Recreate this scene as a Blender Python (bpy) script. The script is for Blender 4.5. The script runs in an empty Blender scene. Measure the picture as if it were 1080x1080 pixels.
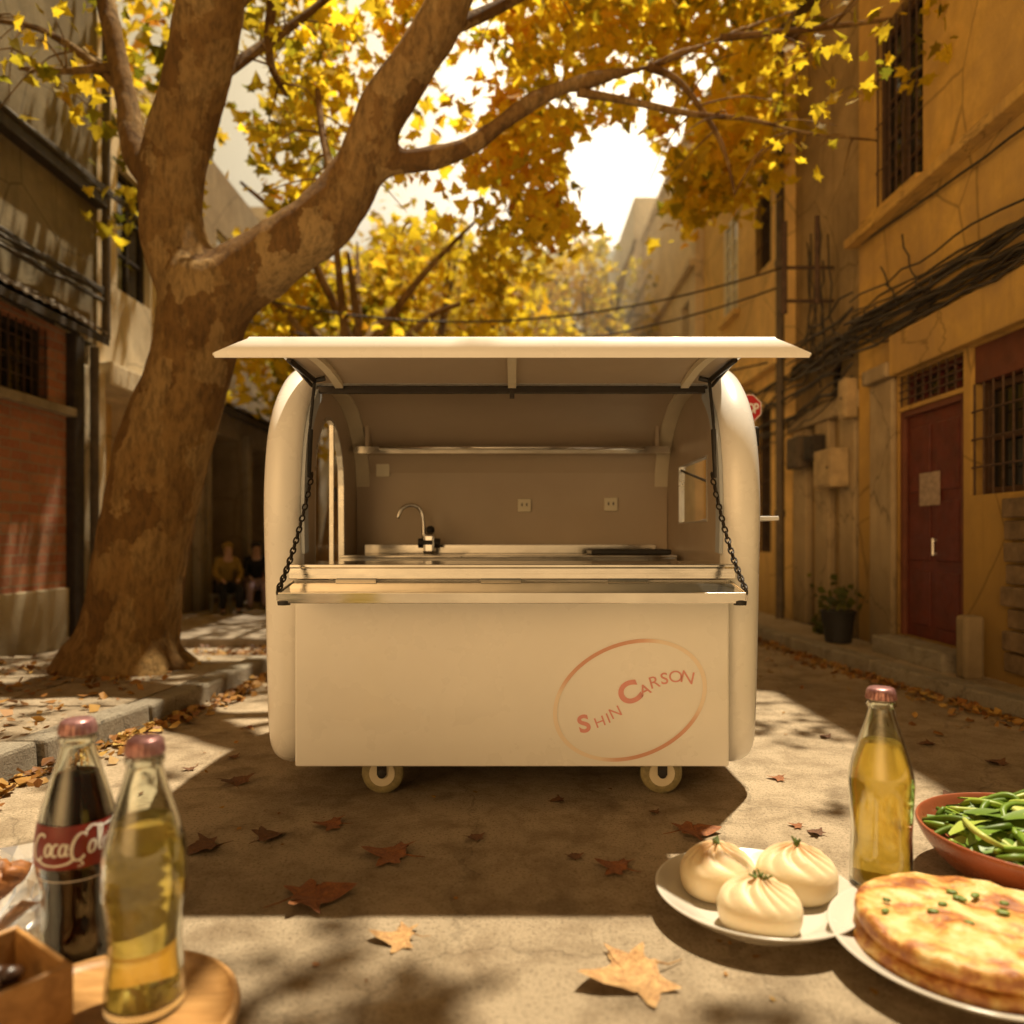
import bpy, bmesh, math, random
from math import sin, cos, pi, radians
from mathutils import Vector, Matrix, noise
from mathutils.geometry import tessellate_polygon

random.seed(7)
sc = bpy.context.scene
C = sc.collection
F, CX, CY, H = 800.0, 540.0, 568.0, 1.2      # focal (in photo pixels), principal point, eye height


def P(px, py, Y):
    """photo pixel at depth Y -> a real place in the street (metres)"""
    return Vector(((px - CX) * Y / F, Y, H - (py - CY) * Y / F))


# ------------------------------------------------------------------ mesh helpers
class MB:
    def __init__(s):
        s.v, s.f = [], []

    def add(s, vs, fs):
        n = len(s.v)
        s.v += [tuple(v) for v in vs]
        s.f += [tuple(i + n for i in f) for f in fs]
        return s

    def quad(s, a, b, c, d):
        return s.add([a, b, c, d], [(0, 1, 2, 3)])

    def box(s, x0, x1, y0, y1, z0, z1, m=None):
        vs = [Vector((x, y, z)) for z in (z0, z1) for y in (y0, y1) for x in (x0, x1)]
        if m is not None:
            vs = [m @ v for v in vs]
        return s.add(vs, [(0, 2, 3, 1), (4, 5, 7, 6), (0, 1, 5, 4), (2, 6, 7, 3), (0, 4, 6, 2), (1, 3, 7, 5)])

    def tube(s, pts, rad, n=8, cap=True):
        pts = [Vector(p) for p in pts]
        if not hasattr(rad, '__len__'):
            rad = [rad] * len(pts)
        up = None
        vs = []
        for i, p in enumerate(pts):
            t = (pts[min(i + 1, len(pts) - 1)] - pts[max(i - 1, 0)])
            if t.length < 1e-9:
                t = Vector((0, 0, 1))
            t.normalize()
            if up is None:
                up = t.orthogonal().normalized()
            up = (up - t * up.dot(t))
            up = up.normalized() if up.length > 1e-6 else t.orthogonal().normalized()
            w = t.cross(up)
            for k in range(n):
                a = 2 * pi * k / n
                vs.append(p + (up * cos(a) + w * sin(a)) * rad[i])
        fs = []
        for i in range(len(pts) - 1):
            for k in range(n):
                k2 = (k + 1) % n
                fs.append((i * n + k, i * n + k2, (i + 1) * n + k2, (i + 1) * n + k))
        if cap:
            fs.append(tuple(range(n - 1, -1, -1)))
            b = (len(pts) - 1) * n
            fs.append(tuple(b + k for k in range(n)))
        return s.add(vs, fs)

    def lathe(s, prof, n=32, c=(0, 0, 0), fn=None, m=None):
        """prof: list of (r, z) bottom to top; fn(r,z,a)->(r,z)"""
        c = Vector(c)
        vs, fs = [], []
        for (r, z) in prof:
            for k in range(n):
                a = 2 * pi * k / n
                rr, zz = fn(r, z, a) if fn else (r, z)
                v = Vector((rr * cos(a), rr * sin(a), zz))
                vs.append((m @ v if m is not None else v) + c)
        for i in range(len(prof) - 1):
            for k in range(n):
                k2 = (k + 1) % n
                fs.append((i * n + k, i * n + k2, (i + 1) * n + k2, (i + 1) * n + k))
        fs.append(tuple(range(n - 1, -1, -1)))
        b = (len(prof) - 1) * n
        fs.append(tuple(b + k for k in range(n)))
        return s.add(vs, fs)

    def sweep(s, path, sect, closed=True):
        """path: (y,z) list in a side view; sect: list of (x, n) - n is offset along the outward normal"""
        m = len(sect)
        vs, fs = [], []
        for i, (y, z) in enumerate(path):
            a = path[max(i - 1, 0)]
            b = path[min(i + 1, len(path) - 1)]
            ty, tz = b[0] - a[0], b[1] - a[1]
            L = math.hypot(ty, tz) or 1
            ny, nz = -tz / L, ty / L
            for (x, o) in sect:
                vs.append((x, y + ny * o, z + nz * o))
        for i in range(len(path) - 1):
            for k in range(m if closed else m - 1):
                k2 = (k + 1) % m
                fs.append((i * m + k, i * m + k2, (i + 1) * m + k2, (i + 1) * m + k))
        if closed:
            fs.append(tuple(range(m)))
            b = (len(path) - 1) * m
            fs.append(tuple(b + k for k in range(m - 1, -1, -1)))
        return s.add(vs, fs)

    def mesh(s, name):
        me = bpy.data.meshes.new(name)
        me.from_pydata(s.v, [], s.f)
        bm = bmesh.new()
        bm.from_mesh(me)
        bmesh.ops.recalc_face_normals(bm, faces=bm.faces)
        bm.to_mesh(me)
        bm.free()
        return me

    def build(s, name, m, parent=None, smooth=False, bevel=0, recalc=True):
        if recalc:
            me = s.mesh(name)
        else:
            me = bpy.data.meshes.new(name)
            me.from_pydata(s.v, [], s.f)
        return link(name, me, m, parent, smooth, bevel)


def link(name, me, m, parent=None, smooth=False, bevel=0):
    o = bpy.data.objects.new(name, me)
    C.objects.link(o)
    if m is not None:
        me.materials.clear()
        me.materials.append(m)
    if smooth:
        if smooth is True:
            me.polygons.foreach_set('use_smooth', [True] * len(me.polygons))
        else:
            me.polygons.foreach_set('use_smooth', [True] * len(me.polygons))
            me.set_sharp_from_angle(angle=radians(smooth))
    if bevel:
        b = o.modifiers.new('bevel', 'BEVEL')
        b.width = bevel
        b.segments = 2
        b.limit_method = 'ANGLE'
        b.angle_limit = radians(40)
    if parent is not None:
        o.parent = parent
        o.matrix_parent_inverse = Matrix.Translation(-parent_loc(parent))
    return o


def parent_loc(p):
    v = Vector(p.location)
    while p.parent:
        v = v + p.matrix_parent_inverse.translation
        p = p.parent
        v = v + Vector(p.location)
    return v


def tag(o, label, cat, group=None):
    o['label'] = label
    o['category'] = cat
    if group:
        o['group'] = group
    return o


def struct(o, kind='structure'):
    o['kind'] = kind
    return o


def thing(name, label, cat, loc=(0, 0, 0), group=None):
    o = bpy.data.objects.new(name, None)
    o.empty_display_size = 0.1
    C.objects.link(o)
    o.location = loc
    return tag(o, label, cat, group)


def dup(o, loc, rz, scale=None, label=None, group=None):
    r = o.copy()
    C.objects.link(r)
    r.location = loc
    r.rotation_euler = (o.rotation_euler.x, o.rotation_euler.y, rz)
    if scale:
        r.scale = (scale,) * 3
    if label:
        r['label'] = label
    if group:
        r['group'] = group
    for ch in list(o.children):
        c = ch.copy()
        C.objects.link(c)
        c.parent = r
        for g in list(ch.children):
            d = g.copy()
            C.objects.link(d)
            d.parent = c
    return r


# ------------------------------------------------------------------ materials
class NT:
    def __init__(s, name):
        s.m = bpy.data.materials.new(name)
        s.m.use_nodes = True
        s.t = s.m.node_tree
        s.b = s.t.nodes['Principled BSDF']
        s.out = s.t.nodes['Material Output']

    def n(s, typ, **kw):
        nd = s.t.nodes.new(typ)
        for k, v in kw.items():
            if k in nd.inputs:
                nd.inputs[k].default_value = v
            else:
                setattr(nd, k, v)
        return nd

    def l(s, a, b):
        s.t.links.new(a, b)

    def pos(s, scale=(1, 1, 1), obj=False):
        if obj:
            g = s.n('ShaderNodeTexCoord').outputs['Object']
        else:
            g = s.n('ShaderNodeNewGeometry').outputs['Position']
        mp = s.n('ShaderNodeMapping')
        mp.inputs['Scale'].default_value = scale
        s.l(g, mp.inputs['Vector'])
        return mp.outputs['Vector']

    def noise(s, vec, scale, detail=5, rough=0.6, dist=0.0):
        nd = s.n('ShaderNodeTexNoise', Scale=scale, Detail=detail, Roughness=rough, Distortion=dist)
        s.l(vec, nd.inputs['Vector'])
        return nd.outputs['Fac']

    def ramp(s, fac, stops, interp='LINEAR'):
        r = s.n('ShaderNodeValToRGB')
        r.color_ramp.interpolation = interp
        e = r.color_ramp.elements
        while len(e) < len(stops):
            e.new(0.5)
        for i, (p, c) in enumerate(stops):
            e[i].position = p
            if not hasattr(c, '__len__'):
                c = (c, c, c)
            e[i].color = (*c[:3], 1)
        s.l(fac, r.inputs['Fac'])
        return r.outputs['Color']

    def mix(s, fac, a, b, mode='MIX'):
        m = s.n('ShaderNodeMix', data_type='RGBA', blend_type=mode)
        for sock, v in ((m.inputs[0], fac), (m.inputs[6], a), (m.inputs[7], b)):
            if hasattr(v, 'is_output') or hasattr(v, 'links'):
                s.l(v, sock)
            else:
                sock.default_value = v if not hasattr(v, '__len__') else (*v[:3], 1)
        return m.outputs[2]

    def math(s, op, a, b=0.0):
        m = s.n('ShaderNodeMath', operation=op)
        for sock, v in ((m.inputs[0], a), (m.inputs[1], b)):
            if hasattr(v, 'links'):
                s.l(v, sock)
            else:
                sock.default_value = v
        return m.outputs[0]

    def col(s, c):
        if hasattr(c, 'links'):
            s.l(c, s.b.inputs['Base Color'])
        else:
            s.b.inputs['Base Color'].default_value = (*c[:3], 1)

    def bump(s, h, strength=0.3, dist=0.02, prev=None):
        b = s.n('ShaderNodeBump', Strength=strength, Distance=dist)
        s.l(h, b.inputs['Height'])
        if prev is not None:
            s.l(prev, b.inputs['Normal'])
        s.l(b.outputs['Normal'], s.b.inputs['Normal'])
        return b.outputs['Normal']

    def set(s, **kw):
        for k, v in kw.items():
            s.b.inputs[k.replace('_', ' ')].default_value = v
        return s


def simple(name, c, rough=0.5, metal=0.0, var=0.12, scale=6, bump=0.0, bscale=60, **kw):
    t = NT(name)
    p = t.pos()
    f = t.noise(p, scale, 6, 0.65)
    a = [x * (1 - var) for x in c]
    b = [min(1, x * (1 + var)) for x in c]
    t.col(t.ramp(f, [(0.3, a), (0.7, b)]))
    r = t.ramp(t.noise(p, scale * 2.3, 4), [(0.3, max(0.02, rough - 0.08)), (0.7, min(1, rough + 0.1))])
    t.l(r, t.b.inputs['Roughness'])
    t.b.inputs['Metallic'].default_value = metal
    if bump:
        t.bump(t.noise(p, bscale, 4), bump, 0.01)
    t.set(**kw)
    return t.m


def stucco(name, c, stain, streak, amount=0.5, grime_z=1.2, bump=0.5):
    """old rendered wall: blotches, rain streaks, grime rising from the ground, fine grain"""
    t = NT(name)
    p = t.pos()
    big = t.noise(p, 0.9, 8, 0.62, 0.4)
    mid = t.noise(p, 3.7, 9, 0.7, 0.3)
    base = t.mix(t.ramp(mid, [(0.35, 0), (0.68, 1)]), [x * 0.82 for x in c], [min(1, x * 1.12) for x in c])
    base = t.mix(t.ramp(big, [(0.5 - 0.12 * amount, 0), (0.66, 0.95)]), base, stain)
    st = t.noise(t.pos((5.5, 5.5, 0.32)), 1.0, 6, 0.7, 0.2)
    base = t.mix(t.ramp(st, [(0.52, 0), (0.75, 0.85 * amount + 0.1)]), base, streak)
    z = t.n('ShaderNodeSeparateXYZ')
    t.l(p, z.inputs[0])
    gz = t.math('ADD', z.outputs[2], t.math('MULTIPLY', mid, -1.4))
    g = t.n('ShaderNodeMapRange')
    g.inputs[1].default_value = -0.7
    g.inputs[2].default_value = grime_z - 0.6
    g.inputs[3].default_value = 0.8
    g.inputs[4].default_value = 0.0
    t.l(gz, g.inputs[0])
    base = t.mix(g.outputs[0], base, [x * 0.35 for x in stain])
    crk = t.n('ShaderNodeTexVoronoi', feature='DISTANCE_TO_EDGE', Scale=0.8)
    dv = t.mix(0.35, p, t.n('ShaderNodeTexNoise', Scale=2.5, Detail=6).outputs['Color'], 'ADD')
    t.l(dv, crk.inputs['Vector'])
    cm = t.ramp(crk.outputs['Distance'], [(0.0, 0.6), (0.012, 0.0)])
    base = t.mix(cm, base, [x * 0.3 for x in stain])
    t.col(base)
    t.set(Roughness=0.92)
    t.b.inputs['Specular IOR Level'].default_value = 0.2
    nb = t.bump(mid, 0.35 * bump, 0.06)
    t.bump(t.noise(p, 38, 6, 0.7), bump, 0.015, nb)
    return t.m


M = {}
M['paint'] = simple('cream_white_paint', (0.86, 0.84, 0.80), 0.28, var=0.035, scale=1.6)
M['paint'].node_tree.nodes['Principled BSDF'].inputs['Coat Weight'].default_value = 0.3
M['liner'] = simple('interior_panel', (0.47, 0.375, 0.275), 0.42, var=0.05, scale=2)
M['trim'] = simple('cream_trim', (0.70, 0.62, 0.46), 0.4, var=0.06)
M['seal'] = simple('grey_seal', (0.40, 0.43, 0.46), 0.5, var=0.06)
M['alu'] = simple('aluminium', (0.68, 0.66, 0.62), 0.32, 0.9, var=0.05)
M['black'] = simple('black_rubber', (0.016, 0.014, 0.013), 0.55)
M['dark_metal'] = simple('dark_metal', (0.05, 0.042, 0.036), 0.4, 0.7)
M['rust'] = simple('rusty_iron', (0.09, 0.05, 0.03), 0.8, 0.2, var=0.4, scale=14, bump=0.3)


def steel(name):
    t = NT(name)
    p = t.pos((0.8, 160, 160))
    f = t.noise(p, 1.0, 4)
    t.col(t.ramp(t.noise(t.pos(), 2.5, 4), [(0.3, (0.58, 0.55, 0.50)), (0.7, (0.72, 0.69, 0.63))]))
    t.l(t.ramp(f, [(0.3, 0.10), (0.7, 0.20)]), t.b.inputs['Roughness'])
    t.b.inputs['Metallic'].default_value = 1.0
    wob = t.noise(t.pos((2.2, 5, 5)), 1.0, 3)
    t.bump(wob, 0.07, 0.03)
    return t.m


M['steel'] = steel('brushed_steel')
M['chrome'] = simple('chrome', (0.8, 0.78, 0.74), 0.12, 1.0, var=0.03)
M['plastic'] = simple('white_plastic', (0.74, 0.68, 0.52), 0.4, var=0.03)
M['tyre'] = simple('pale_caster_rubber', (0.27, 0.225, 0.11), 0.55, var=0.35, scale=34)
M['red'] = simple('red_enamel', (0.45, 0.012, 0.014), 0.4)
M['white'] = simple('white_lettering', (0.8, 0.77, 0.72), 0.5, var=0.05)
M['pink'] = simple('pink_lettering', (0.74, 0.33, 0.30), 0.5, var=0.08, scale=10)


def ring_mat():
    t = NT('emblem_ring_print')
    g = t.n('ShaderNodeNewGeometry')
    s = t.n('ShaderNodeSeparateXYZ')
    t.l(g.outputs['Position'], s.inputs[0])
    cx, cz = (664.3 - CX) * 3.44 / F, H - (738.4 - CY) * 3.44 / F
    a = t.math('ARCTAN2', t.math('SUBTRACT', s.outputs[2], cz), t.math('SUBTRACT', s.outputs[0], cx))
    w = t.math('SINE', t.math('ADD', t.math('MULTIPLY', a, 2.0), 0.55))
    c1 = t.ramp(t.math('ADD', t.math('MULTIPLY', w, 0.5), 0.5),
                [(0.15, (0.68, 0.36, 0.26)), (0.45, (0.75, 0.46, 0.34)), (0.7, (0.88, 0.76, 0.62))])
    t.col(c1)
    t.set(Roughness=0.5)
    return t.m


M['ring'] = ring_mat()


def ground_mat(name, c0, c1, crack=0.8, cscale=0.55):
    t = NT(name)
    p = t.pos()
    big = t.noise(p, 0.55, 8, 0.6, 0.5)
    mid = t.noise(p, 4.0, 10, 0.72, 0.3)
    fine = t.noise(p, 85, 5, 0.75)
    base = t.mix(t.ramp(mid, [(0.28, 0), (0.56, 1)]), c0, c1)
    base = t.mix(t.ramp(big, [(0.46, 0.0), (0.66, 0.4)]), base, [x * 0.75 for x in c0])
    st = t.noise(p, 1.7, 7, 0.6, 1.2)
    base = t.mix(t.ramp(st, [(0.56, 0), (0.66, 0.45)]), base, [x * 0.6 for x in c0])
    base = t.mix(t.ramp(fine, [(0.38, 0.6), (0.47, 0)]), base, [x * 0.4 for x in c0])
    vor = t.n('ShaderNodeTexVoronoi', Scale=150)
    t.l(p, vor.inputs['Vector'])
    base = t.mix(t.ramp(vor.outputs['Distance'], [(0.05, 0.5), (0.28, 0)]), base, [min(1, x * 1.25) for x in c1])
    crk = t.n('ShaderNodeTexVoronoi', feature='DISTANCE_TO_EDGE', Scale=cscale)
    nz = t.n('ShaderNodeTexNoise', Scale=1.8, Detail=9, Roughness=0.65)
    t.l(p, nz.inputs['Vector'])
    dv = t.mix(0.55, p, nz.outputs['Color'], 'ADD')
    t.l(dv, crk.inputs['Vector'])
    cm = t.ramp(crk.outputs['Distance'], [(0.0, crack), (0.003, crack * 0.7), (0.008, 0.0)])
    base = t.mix(cm, base, [x * 0.22 for x in c0])
    t.col(base)
    t.l(t.ramp(mid, [(0.3, 0.8), (0.7, 0.96)]), t.b.inputs['Roughness'])
    t.b.inputs['Specular IOR Level'].default_value = 0.25
    pit = t.noise(p, 26, 8, 0.75)
    nb = t.bump(mid, 0.5, 0.06)
    nb = t.bump(pit, 0.6, 0.03, nb)
    nb = t.bump(fine, 0.9, 0.014, nb)
    t.bump(t.math('MULTIPLY', cm, -1.0), 0.7, 0.02, nb)
    return t.m


M['street'] = ground_mat('worn_street', (0.27, 0.19, 0.11), (0.60, 0.47, 0.315), 0.25, 0.75)
M['pave'] = ground_mat('pavement_slab', (0.33, 0.25, 0.16), (0.52, 0.41, 0.28), 0.5, 0.8)
M['kerb'] = ground_mat('kerb_stone', (0.27, 0.225, 0.165), (0.42, 0.36, 0.27), 0.5, 1.6)

M['ochre'] = stucco('ochre_render', (0.66, 0.40, 0.10), (0.44, 0.27, 0.095), (0.30, 0.18, 0.065), 0.6, 2.9)
M['ochre_lit'] = stucco('lit_ochre_render', (0.84, 0.56, 0.20), (0.64, 0.42, 0.16), (0.46, 0.30, 0.12), 0.35)  # ochre brightened: haze glow on the right-hand wall put into the colour
M['greybrown'] = stucco('grey_brown_render', (0.40, 0.28, 0.13), (0.22, 0.15, 0.07), (0.15, 0.10, 0.05), 0.65)
M['stone'] = stucco('stained_stone_render', (0.44, 0.33, 0.19), (0.30, 0.215, 0.115), (0.19, 0.135, 0.07), 0.5)
M['hazy'] = stucco('haze_paled_render', (0.84, 0.68, 0.45), (0.64, 0.50, 0.32), (0.46, 0.35, 0.22), 0.45)  # paler than the wall itself, distance haze put into the colour
M['cream'] = stucco('cream_render', (0.80, 0.66, 0.43), (0.58, 0.46, 0.28), (0.40, 0.31, 0.18), 0.3)
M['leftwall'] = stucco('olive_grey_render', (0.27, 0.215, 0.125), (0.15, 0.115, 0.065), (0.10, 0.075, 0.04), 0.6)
M['pale'] = stucco('pale_far_render', (0.74, 0.62, 0.43), (0.56, 0.46, 0.31), (0.30, 0.24, 0.16), 0.35)  # haze over the far houses painted in as a lighter render
M['beam'] = stucco('concrete_beam', (0.44, 0.36, 0.24), (0.22, 0.17, 0.10), (0.14, 0.10, 0.06), 0.7)
M['redwood'] = simple('red_painted_wood', (0.105, 0.017, 0.009), 0.55, var=0.35, scale=5, bump=0.25, bscale=30)
M['redbeam'] = simple('faded_red_beam', (0.13, 0.038, 0.017), 0.7, var=0.3, scale=4, bump=0.2)
M['darkwood'] = simple('dark_wood', (0.035, 0.024, 0.015), 0.7, var=0.4, scale=9, bump=0.3)
M['brownwood'] = simple('brown_frame_wood', (0.075, 0.036, 0.018), 0.6, var=0.4, scale=9, bump=0.3)
M['slat'] = simple('weathered_board', (0.16, 0.105, 0.055), 0.85, var=0.45, scale=8, bump=0.4)
M['roof'] = simple('grey_roof_tile', (0.13, 0.095, 0.06), 0.85, var=0.4, scale=10, bump=0.4)
M['cable'] = simple('black_cable', (0.05, 0.036, 0.022), 0.6, var=0.3)
M['pipe'] = simple('old_drainpipe', (0.10, 0.072, 0.045), 0.7, var=0.35, scale=6)
M['box'] = simple('meter_box_paint', (0.42, 0.30, 0.15), 0.6, var=0.25, scale=7)
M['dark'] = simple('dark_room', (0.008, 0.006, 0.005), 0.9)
M['paper'] = simple('old_notice_paper', (0.34, 0.25, 0.18), 0.9, var=0.35, scale=25)
M['ceramic'] = simple('white_ceramic', (0.52, 0.48, 0.41), 0.18, var=0.03)
M['clay'] = simple('terracotta_glaze', (0.30, 0.085, 0.035), 0.3, var=0.15)
M['pot'] = simple('black_pot', (0.02, 0.018, 0.016), 0.6)
M['skin'] = simple('skin', (0.42, 0.24, 0.15), 0.5, var=0.06)
M['hair'] = simple('dark_hair', (0.012, 0.009, 0.008), 0.6)
M['mustard'] = simple('mustard_cloth', (0.24, 0.15, 0.025), 0.9, var=0.2, scale=12)
M['darkcloth'] = simple('black_cloth', (0.014, 0.013, 0.014), 0.9)
M['lilac'] = simple('lilac_cloth', (0.42, 0.30, 0.34), 0.9, var=0.12)
M['redcloth'] = simple('red_cloth', (0.35, 0.03, 0.03), 0.85, var=0.2)
M['plasticgrey'] = simple('grey_plastic', (0.20, 0.19, 0.15), 0.5, var=0.1)


def pane(name, c):
    t = NT(name)
    t.col(c)
    t.set(Roughness=0.08)
    t.b.inputs['Specular IOR Level'].default_value = 0.6
    return t.m


M['pane'] = pane('dark_window_glass', (0.02, 0.018, 0.015))
M['panepale'] = pane('pale_window_glass', (0.45, 0.43, 0.40))


def clear(name, c, ior=1.45, rough=0.0, tr=1.0):
    t = NT(name)
    t.col(c)
    t.set(Roughness=rough, IOR=ior)
    t.b.inputs['Transmission Weight'].default_value = tr
    return t.m


M['glass'] = clear('bottle_glass', (0.93, 0.97, 0.92))
M['amber'] = clear('amber_drink', (1.0, 0.74, 0.15), 1.33, 0.04, 0.72)
M['lemon'] = clear('lemon_drink', (1.0, 0.82, 0.26), 1.33, 0.03, 0.90)
M['cola'] = clear('cola_drink', (0.022, 0.004, 0.003), 1.33, 0.02, .5)


def thin_glass():
    t = NT('cart_window_glass')
    tr = t.n('ShaderNodeBsdfTransparent')
    tr.inputs[0].default_value = (0.95, 0.95, 0.92, 1)
    gl = t.n('ShaderNodeBsdfGlossy', Roughness=0.05)
    mx = t.n('ShaderNodeMixShader')
    mx.inputs[0].default_value = 0.12
    t.l(tr.outputs[0], mx.inputs[1])
    t.l(gl.outputs[0], mx.inputs[2])
    t.l(mx.outputs[0], t.out.inputs[0])
    return t.m


M['thinglass'] = thin_glass()


def capmat():
    t = NT('bottle_cap_paint')
    t.col(t.ramp(t.noise(t.pos(), 60, 4), [(0.35, (0.24, 0.10, 0.10)), (0.65, (0.42, 0.23, 0.22))]))
    t.set(Roughness=0.35, Metallic=0.5)
    return t.m


M['cap'] = capmat()


def brick():
    t = NT('old_red_brick')
    g = t.n('ShaderNodeNewGeometry')
    s = t.n('ShaderNodeSeparateXYZ')
    t.l(g.outputs['Position'], s.inputs[0])
    cb = t.n('ShaderNodeCombineXYZ')
    t.l(s.outputs[1], cb.inputs[0])
    t.l(s.outputs[2], cb.inputs[1])
    nz = t.n('ShaderNodeTexNoise', Scale=3.0, Detail=5)
    t.l(g.outputs['Position'], nz.inputs['Vector'])
    v = t.mix(0.03, cb.outputs[0], nz.outputs['Color'], 'ADD')
    b = t.n('ShaderNodeTexBrick', Scale=1.0)
    b.inputs['Color1'].default_value = (0.38, 0.13, 0.06, 1)
    b.inputs['Color2'].default_value = (0.52, 0.22, 0.10, 1)
    b.inputs['Mortar'].default_value = (0.34, 0.26, 0.16, 1)
    b.inputs['Mortar Size'].default_value = 0.009
    b.inputs['Brick Width'].default_value = 0.30
    b.inputs['Row Height'].default_value = 0.105
    b.inputs['Bias'].default_value = -0.1
    t.l(v, b.inputs['Vector'])
    mid = t.noise(g.outputs['Position'], 2.2, 9, 0.7)
    c = t.mix(t.ramp(mid, [(0.48, 0), (0.7, 0.8)]), b.outputs['Color'], (0.20, 0.11, 0.06))
    fn = t.noise(g.outputs['Position'], 22, 6, 0.7)
    c = t.mix(t.ramp(fn, [(0.5, 0), (0.75, 0.6)]), c, (0.46, 0.30, 0.18))
    t.col(c)
    t.set(Roughness=0.95)
    nb = t.bump(t.math('MULTIPLY', b.outputs['Fac'], -1.0), 0.8, 0.03)
    t.bump(fn, 0.5, 0.02, nb)
    return t.m


M['brick'] = brick()


def bark(name='plane_tree_bark', k=0.95):
    t = NT(name)
    p = t.pos()
    nz = t.n('ShaderNodeTexNoise', Scale=4.0, Detail=6, Roughness=0.6)
    t.l(p, nz.inputs['Vector'])
    d = t.mix(0.35, t.pos((1, 1, 0.55)), nz.outputs['Color'], 'ADD')
    v = t.n('ShaderNodeTexVoronoi', Scale=4.2)
    t.l(d, v.inputs['Vector'])
    sx = t.n('ShaderNodeSeparateColor')
    t.l(v.outputs['Color'], sx.inputs[0])
    big = t.noise(p, 1.6, 8, 0.65, 0.6)
    fine = t.noise(t.pos((1, 1, 0.35)), 22, 8, 0.7)
    f = t.math('ADD', t.math('MULTIPLY', sx.outputs[0], 0.55), t.math('MULTIPLY', big, 0.6))
    c = t.ramp(f, [(0.25, (0.15 * k, 0.075 * k, 0.022 * k)), (0.45, (0.21 * k, 0.112 * k, 0.034 * k)),
                   (0.62, (0.28 * k, 0.16 * k, 0.052 * k)), (0.8, (0.37 * k, 0.235 * k, 0.09 * k))])
    c = t.mix(t.ramp(fine, [(0.36, 0.6), (0.56, 0)]), c, (0.05 * k, 0.03 * k, 0.014 * k))
    t.col(c)
    t.set(Roughness=0.9)
    t.b.inputs['Specular IOR Level'].default_value = 0.2
    nb = t.bump(sx.outputs[0], 0.35, 0.03)
    nb = t.bump(big, 0.6, 0.08, nb)
    t.bump(fine, 0.8, 0.03, nb)
    return t.m


M['bark'] = bark()


def leafmat(name, stops, trans=0.74):
    t = NT(name)
    g = t.n('ShaderNodeNewGeometry')
    f = g.outputs['Random Per Island']
    big = t.noise(g.outputs['Position'], 0.55, 3, 0.5)
    f2 = t.math('ADD', t.math('MULTIPLY', f, 0.62), t.math('MULTIPLY', t.math('SUBTRACT', big, 0.5), 1.4))
    f2 = t.math('ADD', f2, 0.19)
    c = t.ramp(f2, stops)
    vein = t.noise(g.outputs['Position'], 26, 4, 0.6)
    c = t.mix(t.ramp(vein, [(0.4, 0.2), (0.6, 0)]), c, (0.16, 0.07, 0.012))
    t.col(c)
    t.set(Roughness=0.55)
    t.b.inputs['Specular IOR Level'].default_value = 0.3
    tl = t.n('ShaderNodeBsdfTranslucent')
    t.l(t.mix(1.0, c, (1.0, 0.97, 0.8), 'MULTIPLY'), tl.inputs[0])
    mx = t.n('ShaderNodeMixShader')
    mx.inputs[0].default_value = trans
    t.l(t.b.outputs[0], mx.inputs[1])
    t.l(tl.outputs[0], mx.inputs[2])
    t.l(mx.outputs[0], t.out.inputs[0])
    return t.m


GOLD = [(0.05, (0.25, 0.20, 0.015)), (0.26, (0.56, 0.42, 0.025)), (0.45, (0.86, 0.66, 0.035)),
        (0.72, (0.95, 0.71, 0.045)), (0.9, (0.90, 0.50, 0.035)), (1.0, (0.55, 0.24, 0.025))]
GREEN = [(0.05, (0.11, 0.12, 0.012)), (0.35, (0.29, 0.27, 0.02)), (0.6, (0.56, 0.44, 0.03)),
         (0.85, (0.80, 0.56, 0.04)), (1.0, (0.42, 0.18, 0.02))]
M['leaf'] = leafmat('golden_leaves', GOLD)
M['leafgreen'] = leafmat('olive_leaves', GREEN)
M['litter'] = leafmat('dry_leaf_litter', [(0.1, (0.10, 0.038, 0.012)), (0.4, (0.26, 0.105, 0.025)),
                                          (0.7, (0.42, 0.22, 0.05)), (0.95, (0.52, 0.34, 0.09))], 0.15)


def dryleaf(name, a, b):
    t = NT(name)
    p = t.pos(obj=True)
    f = t.noise(p, 9, 6, 0.65)
    c = t.ramp(f, [(0.32, a), (0.66, b)])
    c = t.mix(t.ramp(t.noise(p, 40, 4), [(0.36, 0.6), (0.5, 0)]), c, [x * 0.3 for x in a])
    t.col(c)
    t.set(Roughness=0.7)
    t.bump(f, 0.5, 0.02)
    return t.m


M['dry_red'] = dryleaf('russet_dry_leaf', (0.16, 0.042, 0.012), (0.36, 0.13, 0.03))
M['dry_tan'] = dryleaf('tan_dry_leaf', (0.32, 0.15, 0.05), (0.58, 0.36, 0.14))
M['dry_brown'] = dryleaf('brown_dry_leaf', (0.085, 0.032, 0.012), (0.20, 0.085, 0.028))

# ------------------------------------------------------------------ camera, sun, sky
cam = bpy.data.cameras.new('camera')
co = bpy.data.objects.new('camera', cam)
C.objects.link(co)
co.location = (0, 0, H)
co.rotation_euler = (radians(90), 0, 0)
cam.sensor_width = 36
cam.lens = F / 1080 * 36
cam.shift_y = (CY - 540) / 1080
cam.clip_start = 0.05
cam.clip_end = 600
cam.dof.use_dof = True
cam.dof.focus_distance = 3.4
cam.dof.aperture_fstop = 1.0
sc.camera = co

EL, AZ = radians(70.5), radians(38)
sd = Vector((sin(AZ) * cos(EL), cos(AZ) * cos(EL), sin(EL)))
sl = bpy.data.lights.new('sun', 'SUN')
sl.energy = 8.0
sl.angle = radians(1.0)
sl.color = (1.0, 0.87, 0.64)
so = bpy.data.objects.new('sun', sl)
C.objects.link(so)
so.rotation_euler = sd.to_track_quat('Z', 'Y').to_euler()

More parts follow.
